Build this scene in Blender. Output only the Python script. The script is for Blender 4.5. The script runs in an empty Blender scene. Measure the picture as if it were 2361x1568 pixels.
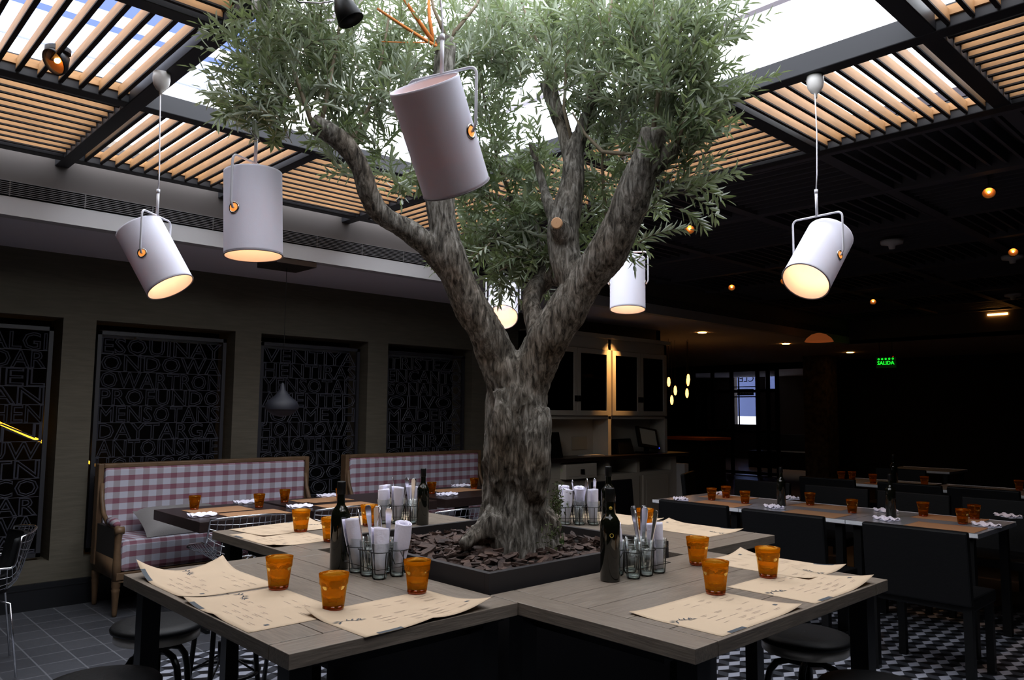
import bpy, math, random
from mathutils import Vector, Matrix, noise
rnd = random.Random(11)
C = bpy.context.scene.collection
PI = math.pi
# ------------------------------------------------------------------ camera
F = 1790.34
CAM = Vector((-1.59983, -1.77692, 1.47))
yaw, pitch, roll = -0.75835, 0.09141, 0.00834
fw = Vector((-math.sin(yaw)*math.cos(pitch), math.cos(yaw)*math.cos(pitch), math.sin(pitch)))
rt = Vector((math.cos(yaw), math.sin(yaw), 0))
up = rt.cross(fw)
rt, up = math.cos(roll)*rt+math.sin(roll)*up, -math.sin(roll)*rt+math.cos(roll)*up
cd = bpy.data.cameras.new('camera'); cam = bpy.data.objects.new('camera', cd); C.objects.link(cam)
cd.sensor_width = 36; cd.lens = F/2361*36; cd.clip_start = .05; cd.clip_end = 200
M = Matrix((rt, up, -fw)).transposed().to_4x4(); M.translation = CAM; cam.matrix_world = M
bpy.context.scene.camera = cam
def ray(x, y): return fw+rt*((x-1180.5)/F)-up*((y-784)/F)
def on(x, y, axis, v):
    d = ray(x, y); return CAM+d*((v-CAM[axis])/d[axis])
def PZ(x, y, z): return on(x, y, 2, z)
def PD(x, y, t): return CAM+ray(x, y)*t
# ------------------------------------------------------------------ materials
def lin(c):
    return tuple(((v/255)/12.92 if v/255 <= .04045 else ((v/255+.055)/1.055)**2.4) for v in c)+(1,)
MATS = {}
def mat(name, col, rough=.6, metal=0, spec=.5, bump=0, bscale=30, var=0, vscale=5, emit=None, es=0, coat=0, stretch=(1,1,1), col2=None, trans=0, ior=1.45, sheen=0):
    m = bpy.data.materials.new(name); m.use_nodes = True; MATS[name] = m
    nt = m.node_tree; b = nt.nodes['Principled BSDF']
    b.inputs['Base Color'].default_value = lin(col); b.inputs['Roughness'].default_value = rough
    b.inputs['Metallic'].default_value = metal; b.inputs['Specular IOR Level'].default_value = spec
    b.inputs['Coat Weight'].default_value = coat; b.inputs['IOR'].default_value = ior
    b.inputs['Transmission Weight'].default_value = trans
    b.inputs['Sheen Weight'].default_value = sheen
    if emit: b.inputs['Emission Color'].default_value = lin(emit); b.inputs['Emission Strength'].default_value = es
    if bump or var or col2:
        tc = nt.nodes.new('ShaderNodeTexCoord'); mp = nt.nodes.new('ShaderNodeMapping'); mp.inputs['Scale'].default_value = stretch
        nt.links.new(tc.outputs['Object'], mp.inputs['Vector'])
    if var or col2:
        n = nt.nodes.new('ShaderNodeTexNoise'); n.inputs['Scale'].default_value = vscale; n.inputs['Detail'].default_value = 6
        nt.links.new(mp.outputs['Vector'], n.inputs['Vector'])
        r = nt.nodes.new('ShaderNodeValToRGB'); r.color_ramp.elements[0].position = .32; r.color_ramp.elements[1].position = .68
        c1 = lin(col); c2 = lin(col2) if col2 else tuple(min(1, v*(1+var)) for v in c1[:3])+(1,)
        if not col2: c1 = tuple(v*(1-var) for v in c1[:3])+(1,)
        r.color_ramp.elements[0].color = c1; r.color_ramp.elements[1].color = c2
        nt.links.new(n.outputs['Fac'], r.inputs['Fac']); nt.links.new(r.outputs['Color'], b.inputs['Base Color'])
    if bump:
        n2 = nt.nodes.new('ShaderNodeTexNoise'); n2.inputs['Scale'].default_value = bscale; n2.inputs['Detail'].default_value = 5
        nt.links.new(mp.outputs['Vector'], n2.inputs['Vector'])
        bp = nt.nodes.new('ShaderNodeBump'); bp.inputs['Strength'].default_value = bump; bp.inputs['Distance'].default_value = .01
        nt.links.new(n2.outputs['Fac'], bp.inputs['Height']); nt.links.new(bp.outputs['Normal'], b.inputs['Normal'])
    return m
m_topx = mat('table_wood_x', (120,109,98), .34, var=.22, vscale=9, bump=.12, bscale=14, stretch=(1.2,14,14), spec=.5)
m_topy = mat('table_wood_y', (120,109,98), .34, var=.22, vscale=9, bump=.12, bscale=14, stretch=(14,1.2,14), spec=.5)
m_edge = mat('table_edge', (84,74,64), .5, var=.15, vscale=6, stretch=(6,6,20))
m_black = mat('black_paint', (9,9,10), .45, spec=.3)
m_blackrough = mat('black_leather', (9,9,11), .55, spec=.25, bump=.1, bscale=60)
m_blackmetal = mat('black_metal', (12,12,13), .35, metal=.3)
m_planter = mat('planter_steel', (44,41,42), .55, spec=.35, var=.08, vscale=4)
m_beam = mat('pergola_beam', (40,40,44), .5, spec=.3)
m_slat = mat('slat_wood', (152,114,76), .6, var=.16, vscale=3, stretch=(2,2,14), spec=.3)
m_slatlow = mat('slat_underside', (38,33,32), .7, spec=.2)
m_wall = mat('wall_travertine', (88,83,73), .85, var=.1, vscale=5, stretch=(1,1,9), bump=.15, bscale=8, spec=.2)
m_band = mat('bulkhead_paint', (172,170,172), .6, spec=.3)
m_band2 = mat('bulkhead_upper_paint', (92,86,84), .7, spec=.2)
m_soffit = mat('soffit_paint', (205,200,208), .8, spec=.2)
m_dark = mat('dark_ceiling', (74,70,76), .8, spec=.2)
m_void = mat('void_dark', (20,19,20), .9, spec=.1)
m_vent = mat('vent_metal', (100,98,100), .5)
m_screen = mat('screen_iron', (56,56,66), .6)
m_frameD = mat('screen_frame', (38,38,44), .5)
m_tile = mat('tile_grey', (86,88,92), .5)
m_white = mat('white_metal', (214,212,220), .35)
m_porc = mat('white_ceramic', (190,186,184), .4)
m_chrome = mat('chrome', (235,235,240), .22, metal=1)
m_brass = mat('eyelet_nickel', (170,165,158), .25, metal=1)
m_oak = mat('bench_oak', (104,80,58), .5, var=.18, vscale=6, stretch=(3,3,3))
m_side = mat('bench_side_linen', (58,54,52), .9)
m_cush = mat('cushion_linen', (132,128,128), .9, bump=.25, bscale=220, sheen=.2)
m_darkwood = mat('dark_wood', (40,29,27), .35, var=.2, vscale=6, stretch=(2,10,10))
m_paper = mat('kraft_paper', (188,166,141), .75, var=.03, vscale=7, spec=.2)
m_paperd = mat('kraft_paper_brown', (170,128,96), .8, spec=.2)
m_ink = mat('printed_ink', (60,66,72), .7)
m_inkl = mat('printed_ink_faint', (146,128,112), .75)
m_nap = mat('napkin_cotton', (236,232,250), .9, bump=.2, bscale=90, sheen=.2)
m_marble = mat('table_marble', (142,144,152), .2, var=.12, vscale=3)
m_edgew = mat('table_steel_edge', (235,236,242), .4, metal=.2)
m_bottle = mat('dark_bottle_glass', (14,16,9), .08, coat=.5)
m_gold = mat('gold_print', (176,146,62), .4)
m_lino = mat('stool_band', (190,182,168), .35, metal=.6, var=.25, vscale=5)
m_cab = mat('cabinet_paint', (190,182,168), .5)
m_wood_f = mat('floor_wood', (92,78,70), .22, var=.15, vscale=4, stretch=(1,8,1))
m_stone = mat('stone_column', (84,78,72), .9, col2=(28,26,25), vscale=9, bump=.8, bscale=12)
m_bulb = mat('warm_bulb', (255,200,120), .5, emit=(255,178,92), es=14)
m_bulbS = mat('warm_spot', (255,190,110), .5, emit=(255,170,80), es=30)
m_bulbf = mat('filament_glow', (255,190,110), .5, emit=(255,176,90), es=5)
m_led = mat('led_strip', (255,190,60), .5, emit=(255,176,40), es=4)
m_green = mat('green_sign', (40,230,60), .5, emit=(30,240,50), es=1.6)
m_greend = mat('green_sign_back', (6,26,8), .5, emit=(10,60,14), es=.12)
m_red = mat('red_led', (200,30,20), .5, emit=(255,40,20), es=.6)
m_blue = mat('blue_led', (40,60,255), .5, emit=(40,60,255), es=4)
m_moni = mat('monitor_screen', (60,64,62), .3, emit=(120,125,120), es=.05)
m_moss = mat('moss', (74,84,48), .9)
m_sprout = mat('grass_blade', (70,110,50), .6)
m_chip = mat('bark_chip', (86,66,57), .85, col2=(44,34,32), vscale=14, bump=.8, bscale=60)
m_steelw = mat('white_steel', (226,228,236), .6)
m_facade = mat('facade_lilac', (150,156,182), .8)
m_facadeb = mat('facade_glass', (52,72,120), .3)
m_twig = mat('twig_bark', (116,104,86), .8)
m_orangeb = mat('branch_lamp_glow', (190,112,50), .8)  # orange lamp glow on these branches is put into their colour
m_cut = mat('cut_wood', (206,160,120), .8)
m_reflector = mat('spot_reflector', (150,110,80), .3, metal=.6)
m_copper = mat('dome_shade_glow', (190,130,90), .5, emit=(230,120,60), es=.16)  # downlight glow on the shade is painted in by weak emission
# wood grain colour for the slats kept; glass materials
def glassmat(name, col, ior=1.45, rough=0.02):
    m = bpy.data.materials.new(name); m.use_nodes = True; nt = m.node_tree; nt.nodes.clear()
    o = nt.nodes.new('ShaderNodeOutputMaterial'); g = nt.nodes.new('ShaderNodeBsdfGlass'); g.inputs['Color'].default_value = lin(col)
    g.inputs['IOR'].default_value = ior; g.inputs['Roughness'].default_value = rough
    nt.links.new(g.outputs[0], o.inputs['Surface']); return m
def facing(nt):
    lw = nt.nodes.new('ShaderNodeLayerWeight'); lw.inputs['Blend'].default_value = .5
    p = nt.nodes.new('ShaderNodeMath'); p.operation = 'POWER'; p.inputs[1].default_value = 3.2; nt.links.new(lw.outputs['Facing'], p.inputs[0])
    q = nt.nodes.new('ShaderNodeMath'); q.operation = 'MULTIPLY_ADD'; q.inputs[1].default_value = .55; q.inputs[2].default_value = .045; nt.links.new(p.outputs[0], q.inputs[0]); return q
def thinmat(name, col, gloss=.12, rough=.03):
    m = bpy.data.materials.new(name); m.use_nodes = True; nt = m.node_tree; nt.nodes.clear()
    o = nt.nodes.new('ShaderNodeOutputMaterial'); t = nt.nodes.new('ShaderNodeBsdfTransparent'); t.inputs['Color'].default_value = lin(col)
    g = nt.nodes.new('ShaderNodeBsdfGlossy'); g.inputs['Roughness'].default_value = rough
    fr = facing(nt)
    mx = nt.nodes.new('ShaderNodeMixShader'); nt.links.new(fr.outputs[0], mx.inputs['Fac'])
    nt.links.new(t.outputs[0], mx.inputs[1]); nt.links.new(g.outputs[0], mx.inputs[2]); nt.links.new(mx.outputs[0], o.inputs['Surface']); return m
def ambermat():
    m = bpy.data.materials.new('amber_glass'); m.use_nodes = True; nt = m.node_tree; nt.nodes.clear()
    o = nt.nodes.new('ShaderNodeOutputMaterial'); g = nt.nodes.new('ShaderNodeBsdfGlass'); g.inputs['Color'].default_value = lin((252,216,126)); g.inputs['IOR'].default_value = 1.45; g.inputs['Roughness'].default_value = .03
    t = nt.nodes.new('ShaderNodeBsdfTranslucent'); t.inputs['Color'].default_value = lin((250,172,26))
    mx = nt.nodes.new('ShaderNodeMixShader'); mx.inputs['Fac'].default_value = .20
    nt.links.new(g.outputs[0], mx.inputs[1]); nt.links.new(t.outputs[0], mx.inputs[2]); nt.links.new(mx.outputs[0], o.inputs['Surface']); return m
m_amber = ambermat()
m_amberb = mat('amber_base', (176,62,10), .1, trans=.3, coat=.4)
m_clear = thinmat('clear_glass', (250,252,251))
m_pane = thinmat('cabinet_glass', (120,110,100))
m_clearb = mat('clear_glass_base', (196,208,202), .08, trans=.7)
# shade fabric: diffuse + a little translucency
def shademat():
    m = bpy.data.materials.new('shade_fabric'); m.use_nodes = True; nt = m.node_tree; nt.nodes.clear()
    o = nt.nodes.new('ShaderNodeOutputMaterial'); d = nt.nodes.new('ShaderNodeBsdfDiffuse'); d.inputs['Color'].default_value = lin((230,230,244))
    t = nt.nodes.new('ShaderNodeBsdfTranslucent'); t.inputs['Color'].default_value = lin((235,170,140))
    tc = nt.nodes.new('ShaderNodeTexCoord'); n = nt.nodes.new('ShaderNodeTexNoise'); n.inputs['Scale'].default_value = 260; nt.links.new(tc.outputs['Object'], n.inputs['Vector'])
    b = nt.nodes.new('ShaderNodeBump'); b.inputs['Strength'].default_value = .15; nt.links.new(n.outputs['Fac'], b.inputs['Height']); nt.links.new(b.outputs[0], d.inputs['Normal'])
    mx = nt.nodes.new('ShaderNodeMixShader'); mx.inputs['Fac'].default_value = .10
    nt.links.new(d.outputs[0], mx.inputs[1]); nt.links.new(t.outputs[0], mx.inputs[2]); nt.links.new(mx.outputs[0], o.inputs['Surface']); return m
m_shade = shademat()
def leafmat():
    m = bpy.data.materials.new('olive_leaf'); m.use_nodes = True; nt = m.node_tree; nt.nodes.clear()
    N = nt.nodes.new; o = N('ShaderNodeOutputMaterial'); geo = N('ShaderNodeNewGeometry'); oi = N('ShaderNodeTexNoise'); tc = N('ShaderNodeTexCoord')
    oi.inputs['Scale'].default_value = 6; nt.links.new(tc.outputs['Object'], oi.inputs['Vector'])
    r = N('ShaderNodeValToRGB'); r.color_ramp.elements[0].color = lin((84,100,72)); r.color_ramp.elements[1].color = lin((128,140,108)); r.color_ramp.elements[0].position = .35; r.color_ramp.elements[1].position = .68
    nt.links.new(oi.outputs['Fac'], r.inputs['Fac'])
    mxc = N('ShaderNodeMix'); mxc.data_type = 'RGBA'; nt.links.new(geo.outputs['Backfacing'], mxc.inputs['Factor'])
    nt.links.new(r.outputs['Color'], mxc.inputs[6]); mxc.inputs[7].default_value = lin((176,184,168))
    d = N('ShaderNodeBsdfPrincipled'); d.inputs['Roughness'].default_value = .5; nt.links.new(mxc.outputs[2], d.inputs['Base Color'])
    t = N('ShaderNodeBsdfTranslucent'); t.inputs['Color'].default_value = lin((130,145,90))
    mx = N('ShaderNodeMixShader'); mx.inputs['Fac'].default_value = .3
    nt.links.new(d.outputs[0], mx.inputs[1]); nt.links.new(t.outputs[0], mx.inputs[2]); nt.links.new(mx.outputs[0], o.inputs['Surface']); return m
m_leaf = leafmat()
def barkmat():
    m = mat('olive_bark', (128,122,114), .9, spec=.2); nt = m.node_tree; b = nt.nodes['Principled BSDF']; N = nt.nodes.new
    tc = N('ShaderNodeTexCoord'); mp = N('ShaderNodeMapping'); mp.inputs['Scale'].default_value = (40,40,9); nt.links.new(tc.outputs['Object'], mp.inputs['Vector'])
    n = N('ShaderNodeTexNoise'); n.inputs['Scale'].default_value = 1.6; n.inputs['Detail'].default_value = 8; n.inputs['Roughness'].default_value = .7; n.inputs['Distortion'].default_value = .6; nt.links.new(mp.outputs[0], n.inputs['Vector'])
    r = N('ShaderNodeValToRGB'); e = r.color_ramp.elements; e[0].position = .36; e[0].color = lin((38,34,31)); e[1].position = .66; e[1].color = lin((156,152,146))
    x = e.new(.5); x.color = lin((100,96,89)); nt.links.new(n.outputs['Fac'], r.inputs['Fac'])
    n3 = N('ShaderNodeTexNoise'); n3.inputs['Scale'].default_value = 5; nt.links.new(tc.outputs['Object'], n3.inputs['Vector'])
    r3 = N('ShaderNodeValToRGB'); r3.color_ramp.elements[0].position = .45; r3.color_ramp.elements[0].color = (1,1,1,1); r3.color_ramp.elements[1].position = .75; r3.color_ramp.elements[1].color = lin((222,208,194))
    nt.links.new(n3.outputs['Fac'], r3.inputs['Fac'])
    mx = N('ShaderNodeMix'); mx.data_type = 'RGBA'; mx.blend_type = 'MULTIPLY'; mx.inputs['Factor'].default_value = 1
    nt.links.new(r.outputs['Color'], mx.inputs[6]); nt.links.new(r3.outputs['Color'], mx.inputs[7]); nt.links.new(mx.outputs[2], b.inputs['Base Color'])
    bp = N('ShaderNodeBump'); bp.inputs['Strength'].default_value = .9; bp.inputs['Distance'].default_value = .006; nt.links.new(n.outputs['Fac'], bp.inputs['Height']); nt.links.new(bp.outputs[0], b.inputs['Normal'])
    return m
m_bark = barkmat()
def ginghammat():
    m = mat('gingham_fabric', (200,198,210), .9, spec=.2); nt = m.node_tree; b = nt.nodes['Principled BSDF']; N = nt.nodes.new; L = nt.links.new
    tc = N('ShaderNodeTexCoord'); sp = N('ShaderNodeSeparateXYZ'); L(tc.outputs['Object'], sp.inputs[0])
    def stripe(src, pitch):
        d = N('ShaderNodeMath'); d.operation = 'DIVIDE'; L(src, d.inputs[0]); d.inputs[1].default_value = pitch
        fr = N('ShaderNodeMath'); fr.operation = 'FRACT'; L(d.outputs[0], fr.inputs[0])
        g = N('ShaderNodeMath'); g.operation = 'LESS_THAN'; L(fr.outputs[0], g.inputs[0]); g.inputs[1].default_value = .45; return g.outputs[0]
    a = N('ShaderNodeMath'); a.operation = 'ADD'; L(sp.outputs['Y'], a.inputs[0]); L(sp.outputs['Z'], a.inputs[1])
    sx = stripe(sp.outputs['X'], .106); sz = stripe(a.outputs[0], .086)
    c1 = N('ShaderNodeMix'); c1.data_type = 'RGBA'; L(sx, c1.inputs['Factor']); c1.inputs[6].default_value = lin((190,190,204)); c1.inputs[7].default_value = lin((164,156,164))
    c2 = N('ShaderNodeMix'); c2.data_type = 'RGBA'; L(sx, c2.inputs['Factor']); c2.inputs[6].default_value = lin((158,126,138)); c2.inputs[7].default_value = lin((136,92,106))
    c3 = N('ShaderNodeMix'); c3.data_type = 'RGBA'; L(sz, c3.inputs['Factor']); L(c1.outputs[2], c3.inputs[6]); L(c2.outputs[2], c3.inputs[7]); L(c3.outputs[2], b.inputs['Base Color'])
    return m
m_ging = ginghammat()
def tilemat():
    m = mat('floor_tile_grey', (90,92,97), .45, spec=.4); nt = m.node_tree; b = nt.nodes['Principled BSDF']; N = nt.nodes.new; L = nt.links.new
    tc = N('ShaderNodeTexCoord'); br = N('ShaderNodeTexBrick'); br.offset = 0; br.inputs['Color1'].default_value = lin((62,63,68)); br.inputs['Color2'].default_value = lin((72,73,78)); br.inputs['Mortar'].default_value = lin((104,105,110))
    br.inputs['Scale'].default_value = 1; br.inputs['Brick Width'].default_value = .2; br.inputs['Row Height'].default_value = .2; br.inputs['Mortar Size'].default_value = .005; br.inputs['Mortar Smooth'].default_value = .3
    L(tc.outputs['Object'], br.inputs['Vector']); L(br.outputs['Color'], b.inputs['Base Color']); return m
m_ftile = tilemat()
# ------------------------------------------------------------------ mesh builder
class MB:
    def __init__(s): s.v = []; s.f = []; s.mi = []; s.mats = []; s.cur = 0
    def use(s, m):
        if m not in s.mats: s.mats.append(m)
        s.cur = s.mats.index(m); return s
    def add(s, vs, fs):
        n = len(s.v); s.v += [tuple(v) for v in vs]; s.f += [tuple(i+n for i in f) for f in fs]; s.mi += [s.cur]*len(fs); return s
    def box(s, x0, y0, z0, x1, y1, z1, T=None):
        vs = [Vector((x, y, z)) for z in (z0, z1) for y in (y0, y1) for x in (x0, x1)]
        if T is not None: vs = [T@v for v in vs]
        return s.add(vs, [(0,2,3,1),(4,5,7,6),(0,1,5,4),(2,6,7,3),(0,4,6,2),(1,3,7,5)])
    def cbox(s, c, d, T=None):
        return s.box(c[0]-d[0]/2, c[1]-d[1]/2, c[2]-d[2]/2, c[0]+d[0]/2, c[1]+d[1]/2, c[2]+d[2]/2, T)
    def tube(s, pts, r, n=8, cap=True, closed=False):
        pts = [Vector(p) for p in pts]; k = len(pts); rs = r if isinstance(r, (list, tuple)) else [r]*k
        base = len(s.v); ref = None; vs = []
        for i, p in enumerate(pts):
            if closed: t = pts[(i+1) % k]-pts[i-1]
            else: t = pts[min(i+1, k-1)]-pts[max(i-1, 0)]
            t.normalize()
            if ref is None:
                ref = t.cross(Vector((0,0,1)) if abs(t.z) < .9 else Vector((1,0,0))).normalized()
            else:
                ref = (ref-t*ref.dot(t)); ref = ref.normalized() if ref.length > 1e-6 else t.orthogonal().normalized()
            b = t.cross(ref)
            vs += [p+(ref*math.cos(2*PI*j/n)+b*math.sin(2*PI*j/n))*rs[i] for j in range(n)]
        fs = []
        for i in range(k if closed else k-1):
            a, c = i*n, ((i+1) % k)*n
            fs += [(a+j, a+(j+1) % n, c+(j+1) % n, c+j) for j in range(n)]
        if cap and not closed:
            fs.append(tuple(range(n-1, -1, -1))); fs.append(tuple((k-1)*n+j for j in range(n)))
        return s.add(vs, fs)
    def lathe(s, prof, n=24, T=None, rfun=None):
        vs = []
        for (r, z) in prof:
            for j in range(n):
                a = 2*PI*j/n; rr = r*(rfun(a, r, z) if rfun else 1)
                v = Vector((rr*math.cos(a), rr*math.sin(a), z)); vs.append(T@v if T is not None else v)
        fs = []
        for i in range(len(prof)-1):
            for j in range(n): fs.append((i*n+j, i*n+(j+1) % n, (i+1)*n+(j+1) % n, (i+1)*n+j))
        return s.add(vs, fs)
    def disc(s, c, r, n=20, T=None, flip=False):
        vs = [Vector((c[0]+r*math.cos(2*PI*j/n), c[1]+r*math.sin(2*PI*j/n), c[2])) for j in range(n)]
        if T is not None: vs = [T@v for v in vs]
        return s.add(vs, [tuple(range(n)) if not flip else tuple(range(n-1, -1, -1))])
    def build(s, name, m=None, parent=None, smooth=False, bevel=0, loc=None, sub=0):
        me = bpy.data.meshes.new(name)
        vs = s.v
        if loc is not None: vs = [(v[0]-loc[0], v[1]-loc[1], v[2]-loc[2]) for v in vs]
        me.from_pydata(vs, [], s.f); 
        if s.mats:
            for x in s.mats: me.materials.append(x)
            me.polygons.foreach_set('material_index', s.mi)
        if m is not None: me.materials.append(m)
        me.update()
        if smooth: me.polygons.foreach_set('use_smooth', [True]*len(me.polygons))
        o = bpy.data.objects.new(name, me); C.objects.link(o)
        if loc is not None: o.location = loc
        if parent is not None: o.parent = parent
        if bevel:
            b = o.modifiers.new('b', 'BEVEL'); b.width = bevel; b.segments = 2; b.limit_method = 'ANGLE'; b.angle_limit = .6
        if sub:
            q = o.modifiers.new('s', 'SUBSURF'); q.levels = sub; q.render_levels = sub
        if smooth and bevel:
            pass
        return o
def tag(o, label, cat, group=None, kind=None):
    o['label'] = label; o['category'] = cat
    if group: o['group'] = group
    if kind: o['kind'] = kind
    return o
def thing(name, label, cat, loc=(0,0,0), rz=0, group=None):
    o = bpy.data.objects.new(name, None); C.objects.link(o); o.location = loc; o.rotation_euler = (0,0,rz); o.empty_display_size = .1
    return tag(o, label, cat, group)
def struct(o): o['kind'] = 'structure'; return o
def dup(o, loc, rz=0, label=None, group=None):
    r = o.copy(); C.objects.link(r); r.location = loc; r.rotation_euler = (0,0,rz)
    if label: r['label'] = label
    if group: r['group'] = group
    kids = [c for c in C.objects if c.parent == o]
    for ch in kids:
        c = ch.copy(); C.objects.link(c); c.parent = r
        for g in [q for q in C.objects if q.parent == ch]:
            d = g.copy(); C.objects.link(d); d.parent = c
    return r
def ori(axis_z, origin=(0,0,0)):
    z = Vector(axis_z).normalized(); x = z.orthogonal().normalized(); y = z.cross(x)
    T = Matrix((x, y, z)).transposed().to_4x4(); T.translation = Vector(origin); return T
def arc(c, a, b, r, t0, t1, n):
    return [Vector(c)+a*(r*math.cos(t0+(t1-t0)*i/n))+b*(r*math.sin(t0+(t1-t0)*i/n)) for i in range(n+1)]
def textmesh(txt, size, name, m, parent=None, outline=0, mirror=False, extrude=.001, loc=(0,0,0), rot=(0,0,0), width=None):
    cu = bpy.data.curves.new('t', 'FONT'); cu.body = txt; cu.size = size; cu.resolution_u = 2
    if outline: cu.fill_mode = 'NONE'; cu.bevel_depth = outline; cu.bevel_resolution = 0
    else: cu.extrude = extrude
    o = bpy.data.objects.new('t', cu); C.objects.link(o)
    dg = bpy.context.evaluated_depsgraph_get(); me = bpy.data.meshes.new_from_object(o.evaluated_get(dg))
    bpy.data.objects.remove(o)
    xs = [v.co.x for v in me.vertices]; w = max(xs)-min(xs) if xs else 1
    sx = (width/w if width else 1)*(-1 if mirror else 1); x0 = min(xs) if not mirror else max(xs)
    R = Matrix.Rotation(rot[2], 4, 'Z')@Matrix.Rotation(rot[0], 4, 'X')
    vs = [R@Vector(((v.co.x-x0)*sx, v.co.y, v.co.z))+Vector(loc) for v in me.vertices]
    fs = [tuple(p.vertices) for p in me.polygons]
    return vs, fs
# ------------------------------------------------------------------ room shell
FX0, FX1, FY0, FY1 = -4.0, 24.0, -5.0, 13.0
b = MB()
# tumbling-block cement tiles
a = .069; h_ = a*math.sqrt(3)
b.use(mat('cement_tile_light', (150,152,164), .4)); mL = b.mats[0]
mG = mat('cement_tile_grey', (54,56,62), .4); mK = mat('cement_tile_black', (18,18,21), .4)
row = 0; y = -2.6
while y < 3.0:
    x = -2.4+(h_/2 if row % 2 else 0)
    while x < 5.4:
        hx = [(x+a*math.sin(PI/3*k), y+a*math.cos(PI/3*k), 0) for k in range(6)]
        c0 = (x, y, 0)
        for k, mm in ((5, mL), (1, mG), (3, mK)):
            b.use(mm); b.add([c0, hx[(k) % 6], hx[(k+1) % 6], hx[(k+2) % 6]], [(0,3,2,1)])
        x += h_
    y += a*1.5; row += 1
o = b.build('floor', None, None); struct(o)
b = MB(); b.box(FX0, -5, -.12, 5.4, 3.0, -.002); o = b.build('floor', mat('floor_dark_tile', (40,41,45), .5)); struct(o)
b = MB(); b.box(FX0, 3.05, -.12, 5.4, 5.6, .001); o = b.build('floor', m_ftile); struct(o)
b = MB(); b.box(5.4, -5, -.12, FX1, FY1, .001); o = b.build('floor', m_wood_f); struct(o)
YW = 4.83; WX = 21.5
# left wall with pillars
pil = [(-2.61,-2.40), (-1.28,-1.05), (-.04,.19), (1.31,1.55), (2.68,2.92), (4.05,4.30)]
b = MB(); b.box(FX0, YW, 2.15, 7.6, YW+.35, 3.4); b.box(FX0, YW, .0, 4.3, YW+.35, .34)
for x0, x1 in pil: b.box(x0, YW, .34, x1, YW+.35, 2.15)
b.box(FX0, YW, .34, -2.61, YW+.35, 2.15)
o = b.build('wall_left', m_wall); struct(o)
b = MB(); b.box(FX0, 5.75, 0, 5.0, 5.85, 2.6); b.box(4.9, YW+.1, 0, 5.0, 5.8, 2.6); b.box(4.30, YW, 0, 7.6, YW+.1, 2.15); b.box(FX0, YW+.35, 2.3, 5.0, 5.8, 2.4); b.box(FX0, YW+.35, 0, 5.0, 5.8, .02)
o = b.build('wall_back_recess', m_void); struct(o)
b = MB(); b.box(FX0, YW-.03, 0, 4.3, YW, .19); b.box(FX0, YW-.035, .15, 4.3, YW-.03, .158)
o = b.build('baseboard_left', mat('baseboard_black', (20,21,25), .35)); struct(o)
# enclosing walls
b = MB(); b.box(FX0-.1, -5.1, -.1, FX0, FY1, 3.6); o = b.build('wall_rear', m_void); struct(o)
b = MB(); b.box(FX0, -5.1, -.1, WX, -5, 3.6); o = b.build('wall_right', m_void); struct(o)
# hall beyond: end wall with the bright window, plus side wall
WX = 21.5
w0 = on(1692, 857, 0, WX); w1 = on(1743, 979, 0, WX); w2 = on(1764, 861, 0, WX); w3 = on(1787, 896, 0, WX)
b = MB()
def wall_holes(b, X, y0, y1, z0, z1, holes):
    ys = sorted({y0, y1}|{v for h in holes for v in h[:2]}); zs = sorted({z0, z1}|{v for h in holes for v in h[2:]})
    for i in range(len(ys)-1):
        for j in range(len(zs)-1):
            cy, cz = (ys[i]+ys[i+1])/2, (zs[j]+zs[j+1])/2
            if any(h[0] < cy < h[1] and h[2] < cz < h[3] for h in holes): continue
            b.box(X, ys[i], zs[j], X+.2, ys[i+1], zs[j+1])
wall_holes(b, WX, -5, FY1, 0, 3.6, [(w1.y, w0.y, w1.z, w0.z), (w3.y, w2.y, w3.z, w2.z)])
o = b.build('wall_back', mat('hall_wall', (100,92,84), .8)); struct(o)
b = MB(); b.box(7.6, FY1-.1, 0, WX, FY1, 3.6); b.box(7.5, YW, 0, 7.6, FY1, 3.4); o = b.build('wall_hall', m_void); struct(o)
# right dark wall zone (beyond dining area)
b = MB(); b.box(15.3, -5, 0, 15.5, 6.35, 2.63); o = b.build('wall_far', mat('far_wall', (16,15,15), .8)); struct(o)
# bulkhead with vent and soffit
b = MB(); b.use(m_band); b.box(FX0, 3.73, 2.64, 11.4, 3.83, 2.755); b.use(m_void); b.box(FX0, 3.745, 2.755, 11.4, 3.83, 2.855); b.use(m_band2); b.box(FX0, 3.73, 2.855, 11.4, 3.83, 3.2)
b.box(11.4, -5, 2.64, 11.5, 3.83, 3.2)
o = b.build('trim_1'); struct(o)
b = MB(); b.box(FX0, 3.83, 2.60+.041, WX, FY1, 2.70); b.box(11.4, -5, 2.64, WX, 3.84, 2.70)
o = b.build('ceiling', m_soffit); struct(o)
t = thing('vent_grille', 'long horizontal slotted air vent in the grey bulkhead above the benches', 'vent', (0, 3.73, 2.76))
b = MB()
for k in range(8): b.box(FX0, -.004, .006+k*.012, 11.3, .012, .010+k*.012)
b.build('louvre', m_vent, t)
b = MB()
x = FX0
while x < 11.3: b.box(x, -.002, 0, x+.008, .012, .095); x += .42
b.build('divider', m_vent, t)
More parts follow.
